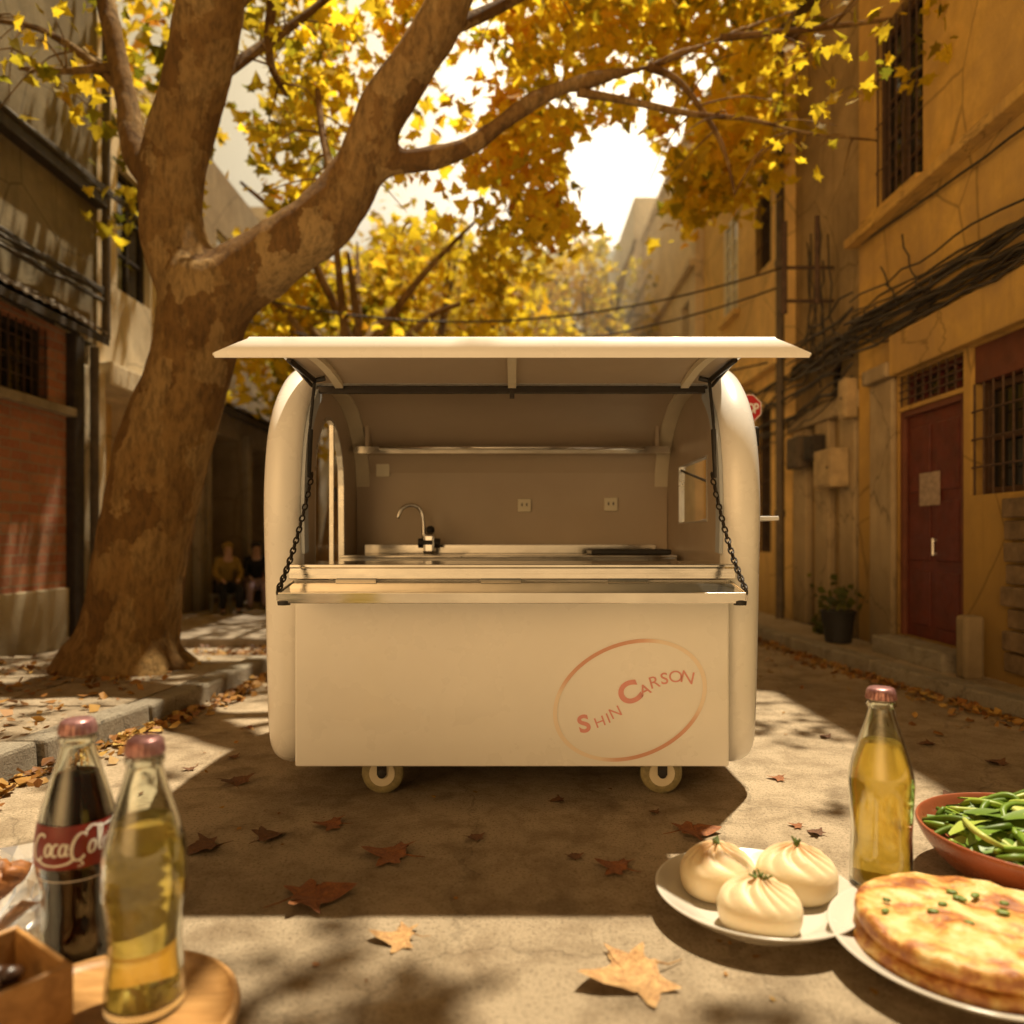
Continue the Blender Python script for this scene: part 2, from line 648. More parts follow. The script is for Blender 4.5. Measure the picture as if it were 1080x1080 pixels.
w = bpy.data.worlds.new('World')
sc.world = w
w.use_nodes = True
nt = w.node_tree
bg = nt.nodes['Background']
sky = nt.nodes.new('ShaderNodeTexSky')
sky.sky_type = 'NISHITA'
sky.sun_disc = False
sky.sun_elevation = EL
sky.sun_rotation = AZ
sky.air_density = 1.6
sky.dust_density = 6.0
sky.ozone_density = 0.3
mul = nt.nodes.new('ShaderNodeMix')
mul.data_type = 'RGBA'
mul.blend_type = 'MULTIPLY'
mul.inputs[0].default_value = 1.0
nt.links.new(sky.outputs[0], mul.inputs[6])
mul.inputs[7].default_value = (0.20, 0.13, 0.055, 1)
# bright hazy aureole low in the sky, in the direction the street runs
tc = nt.nodes.new('ShaderNodeTexCoord')
dot = nt.nodes.new('ShaderNodeVectorMath')
dot.operation = 'DOT_PRODUCT'
nt.links.new(tc.outputs['Generated'], dot.inputs[0])
dot.inputs[1].default_value = Vector((0.12, 0.88, 0.46)).normalized()
pw = nt.nodes.new('ShaderNodeMath')
pw.operation = 'POWER'
pw.use_clamp = True
nt.links.new(dot.outputs['Value'], pw.inputs[0])
pw.inputs[1].default_value = 22.0
glow = nt.nodes.new('ShaderNodeMix')
glow.data_type = 'RGBA'
glow.blend_type = 'ADD'
sc_ = nt.nodes.new('ShaderNodeVectorMath')
sc_.operation = 'SCALE'
sc_.inputs[0].default_value = (26.0, 20.5, 12.5)
nt.links.new(pw.outputs[0], sc_.inputs['Scale'])
glow.inputs[0].default_value = 1.0
# added amber glow low behind the viewer, fills cart front and right walls
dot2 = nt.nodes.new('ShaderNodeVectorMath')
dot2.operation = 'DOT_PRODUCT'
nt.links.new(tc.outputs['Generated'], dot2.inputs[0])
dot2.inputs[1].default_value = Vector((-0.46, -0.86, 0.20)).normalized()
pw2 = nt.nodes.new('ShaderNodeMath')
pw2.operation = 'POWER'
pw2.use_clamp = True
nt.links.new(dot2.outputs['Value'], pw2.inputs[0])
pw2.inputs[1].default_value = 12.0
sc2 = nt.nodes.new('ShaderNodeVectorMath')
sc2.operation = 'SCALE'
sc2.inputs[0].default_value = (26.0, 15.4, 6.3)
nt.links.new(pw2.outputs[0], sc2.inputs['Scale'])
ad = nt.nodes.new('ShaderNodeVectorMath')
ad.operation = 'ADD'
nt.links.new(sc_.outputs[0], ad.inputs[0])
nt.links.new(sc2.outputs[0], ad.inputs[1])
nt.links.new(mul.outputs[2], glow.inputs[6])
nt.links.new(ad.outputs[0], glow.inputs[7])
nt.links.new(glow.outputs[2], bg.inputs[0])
bg.inputs[1].default_value = 0.15

sc.view_settings.view_transform = 'Standard'
sc.view_settings.look = 'None'
sc.view_settings.exposure = 0
sc.render.engine = 'CYCLES'
sc.cycles.use_denoising = True
sc.cycles.max_bounces = 12
sc.cycles.transparent_max_bounces = 12
sc.cycles.caustics_refractive = True
sc.cycles.sample_clamp_indirect = 6.0

# ------------------------------------------------------------------ ground
struct(MB().quad((-120, -60, 0), (120, -60, 0), (120, 260, 0), (-120, 260, 0)).build('street', M['street']))


def lerp_pts(pts, y):
    for (a, b) in zip(pts, pts[1:]):
        if a[0] <= y <= b[0]:
            t = (y - a[0]) / (b[0] - a[0])
            return a[1] + (b[1] - a[1]) * t
    return pts[0][1] if y < pts[0][0] else pts[-1][1]


KL = [(-4, -3.5), (3.71, -2.50), (4.465, -2.37), (5.39, -2.24), (7.2, -2.12)]
KR = [(-4, 4.6), (3.0, 3.72), (5.0, 3.375), (5.96, 3.24), (6.96, 3.10), (8.97, 2.95), (14, 2.8), (40, 2.7)]


def kerb(name, pts, side, y0, y1, h):
    mb = MB()
    y = y0
    rnd = random.Random(3 if side < 0 else 5)
    while y < y1 - 0.1:
        L = rnd.uniform(0.7, 1.1)
        e = min(y + L, y1)
        j = rnd.uniform(-0.015, 0.015)
        hz = h + rnd.uniform(-0.012, 0.012)
        xa, xb = lerp_pts(pts, y) + j, lerp_pts(pts, e - 0.015) + j
        ya, yb = y, e - 0.018
        wd = 0.20 * side
        vs = [(xa, ya, -.05), (xb, yb, -.05), (xb + wd, yb, -.05), (xa + wd, ya, -.05),
              (xa + 0.012 * side, ya, hz), (xb + 0.012 * side, yb, hz), (xb + wd, yb, hz), (xa + wd, ya, hz)]
        mb.add(vs, [(0, 1, 2, 3), (4, 5, 6, 7), (0, 1, 5, 4), (1, 2, 6, 5), (2, 3, 7, 6), (3, 0, 4, 7)])
        y = e
    o = struct(mb.build(name, M['kerb'], bevel=0.022))
    return o


kerb('kerb', KL, -1, -3.5, 7.0, 0.135)
kerb('kerb', KR, 1, -3.5, 38, 0.125)


def pavement(name, pts, side, y0, y1, h, xwall, slab=0.9):
    mb = MB()
    rnd = random.Random(11 + int(side))
    y = y0
    while y < y1:
        e = min(y + slab, y1)
        x0 = lerp_pts(pts, (y + e) / 2) + 0.205 * side
        n = max(1, int(abs(xwall - lerp_pts(pts, y)) / 0.85))
        for k in range(n):
            a = k / n
            b = (k + 1) / n
            xa0 = lerp_pts(pts, y) + 0.212 * side
            xb0 = lerp_pts(pts, e) + 0.212 * side
            hz = h + rnd.uniform(-0.008, 0.004)
            g = 0.006 * side
            A = (xa0 + (xwall - xa0) * a + g, y + .006)
            B = (xb0 + (xwall - xb0) * a + g, e - .006)
            Cc = (xb0 + (xwall - xb0) * b - g, e - .006)
            D = (xa0 + (xwall - xa0) * b - g, y + .006)
            tl = [rnd.uniform(-.005, .005) for _ in range(4)]
            vs = [(p[0], p[1], hz + q) for p, q in zip((A, B, Cc, D), tl)] + [(p[0], p[1], -.03) for p in (A, B, Cc, D)]
            mb.add(vs, [(0, 1, 2, 3), (0, 1, 5, 4), (1, 2, 6, 5), (2, 3, 7, 6), (3, 0, 4, 7)])
        y = e
    return struct(mb.build(name, M['pave'], bevel=0.006))


pavement('pavement', KL, -1, -3.5, 7.0, 0.125, -5.1, 1.05)
pavement('pavement', KR, 1, -3.5, 38, 0.115, 3.76, 1.2)
# lower forecourt beyond the tree, reached by a low step
mb = MB()
for i, (a, b) in enumerate([(8.35, 10.0), (10.015, 12.4), (12.415, 15.2), (15.215, 30)]):
    mb.box(-5.4, -2.05 - 0.02 * i, a, b, -0.05, 0.105 + 0.004 * (i % 2))
struct(mb.build('forecourt', M['pave'], bevel=0.02))

# ------------------------------------------------------------------ buildings


def facade(x, side, y0, y1, z0, z1, holes, depth=0.25):
    """street wall at x; side=+1 wall right of the street (faces -x). holes: (ya,yb,za,zb)"""
    mb = MB()
    ys = sorted({y0, y1, *[h[0] for h in holes], *[h[1] for h in holes]})
    zs = sorted({z0, z1, *[h[2] for h in holes], *[h[3] for h in holes]})
    for a, b in zip(ys, ys[1:]):
        for c, d in zip(zs, zs[1:]):
            my, mz = (a + b) / 2, (c + d) / 2
            if any(h[0] < my < h[1] and h[2] < mz < h[3] for h in holes):
                continue
            mb.quad((x, a, c), (x, b, c), (x, b, d), (x, a, d))
    xd = x + depth * side
    for (a, b, c, d) in holes:
        mb.quad((x, a, c), (xd, a, c), (xd, a, d), (x, a, d))
        mb.quad((x, b, c), (xd, b, c), (xd, b, d), (x, b, d))
        mb.quad((x, a, c), (x, b, c), (xd, b, c), (xd, a, c))
        mb.quad((x, a, d), (x, b, d), (xd, b, d), (xd, a, d))
    xb = x + 5 * side
    mb.quad((x, y0, z0), (xb, y0, z0), (xb, y0, z1), (x, y0, z1))
    mb.quad((x, y1, z0), (xb, y1, z0), (xb, y1, z1), (x, y1, z1))
    mb.quad((x, y0, z1), (x, y1, z1), (xb, y1, z1), (xb, y0, z1))
    mb.quad((xb, y0, z0), (xb, y1, z0), (xb, y1, z1), (xb, y0, z1))
    return mb


def window(parent, x, side, h, fm, depth=0.12, nv=2, nh=3, bars=False, gm=None, fw=0.06):
    ya, yb, za, zb = h
    xp = x + depth * side
    mb = MB()
    t = 0.05
    xa, xb = sorted((xp - 0.03, xp + 0.03))
    mb.box(xa, xb, ya, ya + fw, za, zb)
    mb.box(xa, xb, yb - fw, yb, za, zb)
    mb.box(xa, xb, ya + fw, yb - fw, za, za + fw)
    mb.box(xa, xb, ya + fw, yb - fw, zb - fw, zb)
    for i in range(1, nv):
        y = ya + (yb - ya) * i / nv
        mb.box(xa + .006, xb - .006, y - .022, y + .022, za + fw, zb - fw)
    for i in range(1, nh):
        z = za + (zb - za) * i / nh
        mb.box(xa + .012, xb - .012, ya + fw, yb - fw, z - .016, z + .016)
    wn = mb.build('window', fm, parent, bevel=0.005)
    q = xp + 0.012 * side
    MB().quad((q, ya + .01, za + .01), (q, yb - .01, za + .01), (q, yb - .01, zb - .01), (q, ya + .01, zb - .01)).build(
        'pane', gm or M['pane'], wn)
    if bars:
        g = MB()
        xg = x + 0.02 * side
        n = max(3, int((yb - ya) / 0.12))
        for i in range(n + 1):
            y = ya + .02 + (yb - ya - .04) * i / n
            g.tube([(xg, y, za), (xg, y, zb)], 0.009, 6)
        for i in range(1, 4):
            z = za + (zb - za) * i / 4
            g.tube([(xg - .012 * side, ya, z), (xg - .012 * side, yb, z)], 0.008, 6)
        g.build('grille', M['rust'], wn)
    return wn


def slabx(mb, x, side, out, inn, y0, y1, z0, z1):
    a, b = sorted((x - out * side, x + inn * side))
    return mb.box(a, b, y0, y1, z0, z1)


# ---- right: near ochre house with the red door
R1 = thing('ochre_house', 'near right ochre rendered house with red double door and barred brown upper window', 'building', (3.75, 6, 0))
door_h = (6.30, 7.36, 0.28, 2.42)
tr_h = (6.30, 7.36, 2.46, 2.76)
win_lo = (3.4, 6.2, 1.55, 2.76)
win_up = (6.92, 7.84, 4.5, 6.35)
win_up2 = (4.0, 5.0, 4.5, 6.35)
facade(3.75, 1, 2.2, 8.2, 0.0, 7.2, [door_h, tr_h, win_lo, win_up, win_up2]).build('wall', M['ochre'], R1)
b = MB()
slabx(b, 3.75, 1, 0.10, 0.0, 2.2, 7.355, 2.77, 3.16)
b.build('lintel', M['ochre'], R1, bevel=0.015)
b = MB()
slabx(b, 3.75, 1, 0.16, 0.0, 2.15, 8.22, 4.33, 4.42)
b.build('string_course', M['ochre'], R1, bevel=0.012)
b = MB()
slabx(b, 3.75, 1, 0.06, 0.0, 7.38, 7.84, 0.10, 2.768)
slabx(b, 3.75, 1, 0.13, 0.0, 7.36, 7.87, 2.77, 2.92)
b.build('pilaster', M['stone'], R1, bevel=0.02)
b = MB()
slabx(b, 3.75, 1, 0.26, 0.2, 6.15, 7.37, 0.10, 0.27)
b.build('doorstep', M['kerb'], R1, bevel=0.02)
dm = MB()
ya, yb, za, zb = door_h
dm.box(3.80, 3.86, ya + .07, yb - .07, za, zb - .06)
door = dm.build('door', M['redwood'], R1, bevel=0.006)
fr = MB()
for (a, b2) in ((ya, ya + .07), (yb - .07, yb)):
    fr.box(3.765, 3.87, a, b2, za, zb - .06)
fr.box(3.765, 3.87, ya, yb, zb - .06, zb)
ym = (ya + yb) / 2
fr.build('door_frame', M['redbeam'], door, bevel=0.006)
pn = MB()
for (a, b2) in ((ya + .10, ym - .02), (ym + .02, yb - .10)):
    for (c, d) in ((za + .12, za + .62), (za + .72, za + 1.25), (za + 1.35, zb - .18)):
        pn.box(3.788, 3.802, a + .03, b2 - .03, c, d)
pn.build('door_panel', M['redwood'], door, bevel=0.008)
MB().box(3.777, 3.787, ym - .12, ym + .20, 1.50, 1.80).build('notice', M['paper'], door)
hd = MB()
hd.tube([(3.76, ym - .05, 1.05), (3.76, ym - .05, 1.20)], 0.012, 8)
hd.box(3.76, 3.802, ym - .062, ym - .038, 1.055, 1.075)
hd.box(3.76, 3.802, ym - .062, ym - .038, 1.175, 1.195)
hd.build('handle', M['alu'], door)
window(R1, 3.75, 1, tr_h, M['redwood'], 0.12, 4, 1, True)
rb = MB()
slabx(rb, 3.75, 1, -0.03, 0.12, 3.4, 6.198, 2.46, 2.765)
rb.build('transom_board', M['redbeam'], R1, bevel=0.01)
window(R1, 3.75, 1, (3.4, 6.2, 1.55, 2.455), M['brownwood'], 0.14, 5, 2, True)
sl_ = MB()
for i in range(8):
    slabx(sl_, 3.75, 1, 0.045 + 0.03 * (i % 2), 0.0, 3.0, 5.72 - 0.02 * (i % 3), 0.20 + i * 0.165, 0.20 + i * 0.165 + 0.145)
sl_.build('cladding_board', M['slat'], R1, bevel=0.012)
window(R1, 3.75, 1, win_up, M['brownwood'], 0.10, 2, 5, True, None, 0.09)
window(R1, 3.75, 1, win_up2, M['brownwood'], 0.10, 2, 5, True, None, 0.09)
for h in (win_up, win_up2):
    slabx(MB(), 3.75, 1, 0.12, 0.0, h[0] - .1, h[1] + .1, 4.425, 4.497).build('window_sill', M['ochre'], R1, bevel=0.01)
b = MB()
slabx(b, 3.75, 1, 0.12, 0.0, 2.2, 8.2, 7.2, 7.3)
b.build('roof', M['roof'], R1)
b = MB()
b.box(3.50, 3.66, 5.86, 6.0, 0.10, 0.60)
po = b.build('stone_bollard', M['stone'], None, bevel=0.03)
tag(po, 'short stone post beside the red door step', 'bollard')

# ---- right: stained wall with meter boxes
R2 = thing('stained_house', 'grey brown stained house with pipes and meter boxes between two ochre houses', 'building', (3.85, 9.2, 0))
h2 = [(8.9, 9.35, 2.9, 3.5)]
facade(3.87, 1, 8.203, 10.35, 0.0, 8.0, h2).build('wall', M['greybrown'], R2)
for h in h2:
    window(R2, 3.87, 1, h, M['darkwood'], 0.12, 2, 3)
b = MB()
for (a, c) in ((8.35, 8.75), (9.05, 9.45), (9.75, 10.2)):
    slabx(MB(), 3.87, 1, 0.10, 0, a, c, 0.1, 2.62).build('pilaster', M['stone'], R2, bevel=0.02)
slabx(b, 3.87, 1, 0.13, 0, 8.21, 10.33, 2.622, 2.82)
b.build('cornice', M['stone'], R2, bevel=0.02)
b = MB()
slabx(b, 3.87, 1, 0.2, 0, 8.21, 10.34, 8.0, 8.12)
b.build('roof', M['roof'], R2)

# ---- right: yellow lit house
R3 = thing('yellow_house', 'warm yellow rendered house with a pale window behind the golden leaves', 'building', (3.75, 12.5, 0))
h3 = [(12.5, 13.3, 5.0, 6.6), (10.9, 11.6, 1.0, 3.1), (12.3, 13.4, 1.2, 3.0), (10.9, 11.6, 5.2, 6.6)]
facade(3.72, 1, 10.353, 14.7, 0.0, 9.2, h3).build('wall', M['ochre_lit'], R3)
window(R3, 3.72, 1, h3[0], M['plastic'], 0.03, 2, 4, False, M['panepale'])
for h in h3[1:]:
    window(R3, 3.72, 1, h, M['darkwood'], 0.12, 2, 3, True)
b = MB()
slabx(b, 3.72, 1, 0.14, 0, 10.36, 14.69, 3.6, 3.78)
slabx(b, 3.72, 1, 0.10, 0, 12.4, 13.4, 4.88, 4.98)
b.build('string_course', M['ochre_lit'], R3, bevel=0.015)
b = MB()
slabx(b, 3.72, 1, 0.15, 0, 10.36, 14.7, 9.2, 9.34)
b.build('roof', M['roof'], R3)

# ---- right: grey house with gable, and farther houses
R4 = thing('grey_gable_house', 'grey stained house with dark shadowed balcony recesses farther down the right side', 'building', (3.6, 17, 0))
h4 = [(15.2, 15.9, 4.2, 6.0), (16.6, 17.6, 3.4, 5.4), (18.6, 19.4, 3.6, 5.3), (16.4, 17.6, 0.9, 2.7)]
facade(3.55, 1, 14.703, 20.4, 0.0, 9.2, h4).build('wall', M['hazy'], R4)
b = MB()
slabx(b, 3.55, 1, 0.1, 0, 14.71, 20.39, 9.2, 9.34)
b.build('roof', M['hazy'], R4)
b = MB()
slabx(b, 3.55, 1, 0.12, 0, 14.71, 20.39, 6.5, 6.65)
b.build('string_course', M['hazy'], R4, bevel=.02)
for h in h4:
    window(R4, 3.55, 1, h, M['darkwood'], 0.2, 2, 3)
b = MB()
slabx(b, 3.55, 1, 0.5, 0, 16.3, 17.9, 3.1, 3.25)
slabx(b, 3.55, 1, 0.5, 0, 18.3, 19.7, 3.3, 3.45)
b.build('balcony', M['stone'], R4, bevel=0.02)
R5 = thing('pale_house', 'pale hazy house at the far right end of the street', 'building', (3.3, 26, 0))
h5 = [(21.5, 22.5, 4.5, 6.2), (24, 25, 4.5, 6.2), (27, 28.2, 4.5, 6.2), (21.5, 22.6, 1.2, 3.0), (24.4, 25.4, 1.2, 3.0)]
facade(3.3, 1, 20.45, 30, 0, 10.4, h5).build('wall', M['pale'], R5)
for h in h5:
    window(R5, 3.3, 1, h, M['darkwood'], 0.15, 2, 3)
R6 = thing('end_house', 'pale house closing the view at the end of the street', 'building', (0, 44, 0))
fb = MB()
fb.box(-9, 9, 44, 50, 0, 17.5)
fb.build('wall', M['pale'], R6)
for i in range(6):
    for j in range(5):
        MB().box(-6.6 + 2.4 * i, -5.6 + 2.4 * i, 43.95, 43.997, 1.6 + 3.2 * j, 3.4 + 3.2 * j).build('window', M['panepale'], R6)
b = MB()
b.box(-9.3, 9.3, 43.6, 50, 17.502, 17.8)
b.build('roof', M['roof'], R6)

# ---- left: near brick house
L1 = thing('brick_house', 'left brick fronted house with barred dark window under a tiled canopy', 'building', (-4.95, 6, 0))
XL = -4.95
hb = (5.2, 8.1, 2.66, 3.42)
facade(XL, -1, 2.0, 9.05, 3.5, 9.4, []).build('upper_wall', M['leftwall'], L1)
facade(XL, -1, 2.0, 8.42, 0.66, 3.5, [hb]).build('wall', M['brick'], L1)
b = MB()
slabx(b, XL, -1, 0.04, 0.3, 2.0, 8.42, 0.0, 0.66)
b.build('plinth', M['cream'], L1, bevel=0.015)
b = MB()
slabx(b, XL, -1, 0.12, 0.0, 2.0, 8.44, 2.55, 2.645)
b.build('window_sill', M['beam'], L1, bevel=0.015)
window(L1, XL, -1, hb, M['darkwood'], 0.14, 6, 2, True)
b = MB()
slabx(b, XL, -1, 0.14, 0.0, 2.0, 9.04, 5.12, 5.27)
b.build('string_course', M['darkwood'], L1, bevel=0.012)
b = MB()
slabx(b, XL, -1, 0.10, 0.2, 8.425, 8.62, 0.0, 3.49)
b.build('corner_post', M['darkwood'], L1, bevel=0.02)


def tiled_canopy(parent, x, y0, y1, zt, out, drop, mat):
    """roof of half-round tiles falling toward the street, with a boarded underside"""
    mb = MB()
    n = int((y1 - y0) / 0.035)
    rows = 5
    vs = []
    for r in range(rows + 1):
        for dz in (0.0, -0.022):
            for i in range(n + 1):
                y = y0 + (y1 - y0) * i / n
                u = r / rows
                vs.append((x + out * u, y, zt - drop * u + dz * (1 if r else 0) + 0.028 * abs(sin((y - y0) * pi / 0.14))))
    m = n + 1
    fs = []
    for k in range(2 * rows + 1):
        for i in range(n):
            fs.append((k * m + i, k * m + i + 1, (k + 1) * m + i + 1, (k + 1) * m + i))
    mb.add(vs, fs)
    mb.build('roof_tiles', mat, parent, smooth=50)
    u = MB()
    u.add([(x, y0, zt - .05), (x, y1, zt - .05), (x + out, y1, zt - drop - .05), (x + out, y0, zt - drop - .05),
           (x, y0, zt - .09), (x, y1, zt - .09), (x + out, y1, zt - drop - .13), (x + out, y0, zt - drop - .13)],
          [(0, 1, 2, 3), (4, 5, 6, 7), (0, 1, 5, 4), (1, 2, 6, 5), (2, 3, 7, 6), (3, 0, 4, 7)])
    y = y0 + 0.1
    while y < y1 - .1:
        u.add([(x, y, zt - .091), (x, y + .06, zt - .091), (x + out - .05, y + .06, zt - drop - .115), (x + out - .05, y, zt - drop - .115),
               (x, y, zt - .19), (x, y + .06, zt - .19), (x + out - .05, y + .06, zt - drop - .16), (x + out - .05, y, zt - drop - .16)],
              [(0, 1, 2, 3), (4, 5, 6, 7), (0, 1, 5, 4), (1, 2, 6, 5), (2, 3, 7, 6), (3, 0, 4, 7)])
        y += 0.45
    u.build('eave_boards', M['darkwood'], parent)


tiled_canopy(L1, XL, 2.0, 8.5, 3.76, 0.44, 0.28, M['roof'])

# ---- left: cream house behind the trunk
L2 = thing('cream_house', 'cream rendered house with pale pillar and recessed bay behind the big trunk', 'building', (-5, 10, 0))
X2 = -5.05
hr = (9.15, 10.5, 0.1, 3.05)
h22 = (9.7, 10.6, 4.4, 6.0)
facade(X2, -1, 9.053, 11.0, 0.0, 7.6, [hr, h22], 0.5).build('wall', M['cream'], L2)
b = MB()
b.quad((X2 - .5, 9.15, .1), (X2 - .5, 10.5, .1), (X2 - .5, 10.5, 3.05), (X2 - .5, 9.15, 3.05))
b.build('bay_wall', M['ochre_lit'], L2)
b = MB()
slabx(b, X2, -1, 0.16, 0.0, 8.63, 9.14, 0.0, 3.2)
b.build('pillar', M['cream'], L2, bevel=0.02)
b = MB()
slabx(b, X2, -1, 0.22, 0.0, 9.141, 11.0, 3.06, 3.34)
b.build('lintel', M['cream'], L2, bevel=0.02)
window(L2, X2, -1, h22, M['darkwood'], 0.12, 2, 3)

# ---- left: shop with dark opening where the people sit
L3 = thing('old_shop_house', 'old grey shop house with dark open front behind the seated people', 'building', (-4.7, 13, 0))
X3 = -4.75
hs = (11.7, 13.3, 0.1, 2.9)
hs2 = (13.6, 15.2, 0.1, 2.9)
hs3 = (12.2, 13.2, 4.6, 6.2)
facade(X3, -1, 11.003, 16.0, 0.0, 7.2, [hs, hs2, hs3], 1.2).build('wall', M['stone'], L3)
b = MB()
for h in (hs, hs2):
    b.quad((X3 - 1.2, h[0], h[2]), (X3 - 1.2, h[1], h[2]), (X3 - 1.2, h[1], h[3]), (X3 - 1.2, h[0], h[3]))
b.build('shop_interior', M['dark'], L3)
for y in (11.25, 11.52, 13.32, 15.3):
    slabx(MB(), X3, -1, 0.12, 0.0, y, y + .2, 0.1, 3.0).build('pilaster', M['beam'], L3, bevel=0.02)
window(L3, X3, -1, hs3, M['plastic'], 0.08, 2, 3, False, M['panepale'])
tiled_canopy(L3, X3, 11.1, 15.9, 3.5, 0.75, 0.4, M['roof'])
L4 = thing('tall_cream_house', 'tall pale cream house half hidden by leaves on the left', 'building', (-4.6, 20, 0))
h44 = [(17 + 2.2 * i, 18 + 2.2 * i, z, z + 1.6) for i in range(5) for z in (1.2, 4.6)]
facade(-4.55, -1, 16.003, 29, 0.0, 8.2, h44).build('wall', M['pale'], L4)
for h in h44:
    window(L4, -4.55, -1, h, M['plastic'], 0.1, 2, 2, False, M['panepale'])

# ------------------------------------------------------------------ pipes, cables, boxes on the walls
b = MB()
b.tube([(3.66, 10.36, 0.1), (3.66, 10.36, 8.5)], 0.055, 12)
for z in (1.5, 3.2, 4.9, 6.6):
    b.tube([(3.66, 10.36, z), (3.66, 10.36, z + .09)], 0.07, 12)
tag(b.build('drainpipe', M['pipe'], smooth=40), 'tall grey drainpipe between the stained wall and the yellow house', 'drainpipe')
b = MB()
b.tube([(-4.80, 8.72, 0.1), (-4.80, 8.72, 3.4)], 0.05, 12)
tag(b.build('drainpipe', M['pipe'], smooth=40), 'dark drainpipe at the corner of the brick house beside the pale pillar', 'drainpipe')
b = MB()
b.tube([(-4.88, 9.12, 3.6), (-4.88, 9.12, 9.3)], 0.05, 12)
tag(b.build('drainpipe', M['pipe'], smooth=40), 'high drainpipe at the end of the olive grey wall on the left', 'drainpipe')


def meter_box(x, y0, y1, z0, z1, d, label, m):
    t = thing('meter_box', label, 'meter box', (x, (y0 + y1) / 2, z0), 'meter boxes on the right wall')
    MB().box(x - d, x, y0, y1, z0, z1).build('case', m, t, bevel=0.012)
    MB().box(x - d - .014, x - d + .002, y0 + .03, y1 - .03, z0 + .03, z1 - .03).build('door', m, t, bevel=0.005)
    k = MB()
    k.tube([(x - d - .03, y0 + .06, (z0 + z1) / 2), (x - d, y0 + .06, (z0 + z1) / 2)], 0.012, 8)
    k.build('knob', M['dark_metal'], t)
    return t


meter_box(3.76, 8.46, 8.95, 1.78, 2.22, 0.20, 'wide ochre meter box low on the stained wall', M['box'])
meter_box(3.76, 8.24, 8.42, 2.52, 2.95, 0.14, 'tall narrow yellow box high on the wall corner', M['box'])
meter_box(3.76, 9.1, 9.4, 2.15, 2.45, 0.15, 'small dark box above and behind the wide meter box', M['darkwood'])
meter_box(3.76, 9.55, 9.95, 2.1, 2.5, 0.16, 'brown box farthest along the stained wall', M['pipe'])


def sag(a, bq, d, n=14, seed=0, wob=0.0):
    a, bq = Vector(a), Vector(bq)
    rnd = random.Random(seed)
    pts = []
    for i in range(n + 1):
        t = i / n
        p = a.lerp(bq, t)
        p.z -= d * 4 * t * (1 - t)
        if 0 < i < n and wob:
            p += Vector((rnd.uniform(-wob, wob) * .5, rnd.uniform(-wob, wob), rnd.uniform(-wob, wob)))
        pts.append(p)
    return pts


b = MB()
rnd = random.Random(21)
for i in range(22):
    z = rnd.uniform(3.2, 3.62)
    x = 3.70 - rnd.uniform(0, 0.12)
    ya, yb = (2.0, 8.3) if i % 3 else (2.0, 10.2)
    b.tube(sag((x, ya, z), (x + (0.05 if i % 3 else 0.1), yb, z + rnd.uniform(-.12, .18)), rnd.uniform(0.02, 0.16), 22, i, 0.035), rnd.choice([.007, .010, .014, .022]), 6)
for i in range(10):
    y = rnd.uniform(6.6, 8.2)
    b.tube(sag((3.66, y, rnd.uniform(3.2, 3.6)), (3.68, y + rnd.uniform(.4, 1.2), rnd.uniform(3.2, 4.2)), rnd.uniform(.05, .25), 10, 50 + i, 0.03), .009, 5)
tag(b.build('cable_bundle', M['cable'], smooth=True), 'thick tangled bundle of black cables along the ochre wall above the red door', 'cable bundle')
b = MB()
for i in range(14):
    z = rnd.uniform(2.85, 3.9)
    b.tube(sag((3.70, 8.25, z), (3.66, 14.2, z + rnd.uniform(-.4, .6)), rnd.uniform(.1, .35), 22, 80 + i, 0.05), rnd.choice([.009, .013, .02]), 6)
for i in range(7):
    y = rnd.uniform(8.3, 10.2)
    b.tube(sag((3.73, y, rnd.uniform(2.9, 3.4)), (3.73, y + rnd.uniform(-.3, .3), rnd.uniform(4.0, 5.1)), 0.0, 8, 120 + i, 0.05), .012, 5)
tag(b.build('cable_bundle', M['cable'], smooth=True), 'loose drooping wires on the stained wall behind the cart roof', 'cable bundle')
b = MB()
b.tube(sag((3.70, 2.0, 4.05), (3.72, 8.1, 4.34), .04, 20, 3, .008), .012, 6)
tag(b.build('cable', M['cable'], smooth=True), 'thin cable climbing along the ochre wall below the upper window', 'cable')
b = MB()
for i in range(9):
    z = rnd.uniform(4.0, 4.22)
    b.tube(sag((-4.86 + rnd.uniform(0, .06), 2, z), (-4.86, 9.0, z - rnd.uniform(0, .14)), rnd.uniform(.02, .1), 20, 150 + i, .025), rnd.choice([.01, .014, .02]), 6)
tag(b.build('cable_bundle', M['cable'], smooth=True), 'dark cables strung along the olive grey wall above the tiled canopy', 'cable bundle')
b = MB()
for i in range(5):
    b.tube(sag((-4.78, 2, 5.3 + .03 * i), (-4.8, 9.9, 5.30 + .02 * i), .03 + .02 * i, 16, 170 + i, .015), .014, 6)
tag(b.build('cable_bundle', M['cable'], smooth=True), 'cables lying on the dark ledge high on the left wall', 'cable bundle')
pole = MB()
for (z) in (4.05, 4.45):
    pole.tube([(3.86, 9.1, z), (3.25, 9.1, z)], .02, 6)
pole.tube([(3.27, 9.1, 3.9), (3.27, 9.1, 5.0)], .035, 8)
pole.tube([(3.5, 8.7, 3.9), (3.5, 8.7, 4.9)], .03, 8)
tag(pole.build('cable_bracket', M['rust']), 'rusty iron cable bracket on the right wall', 'bracket')
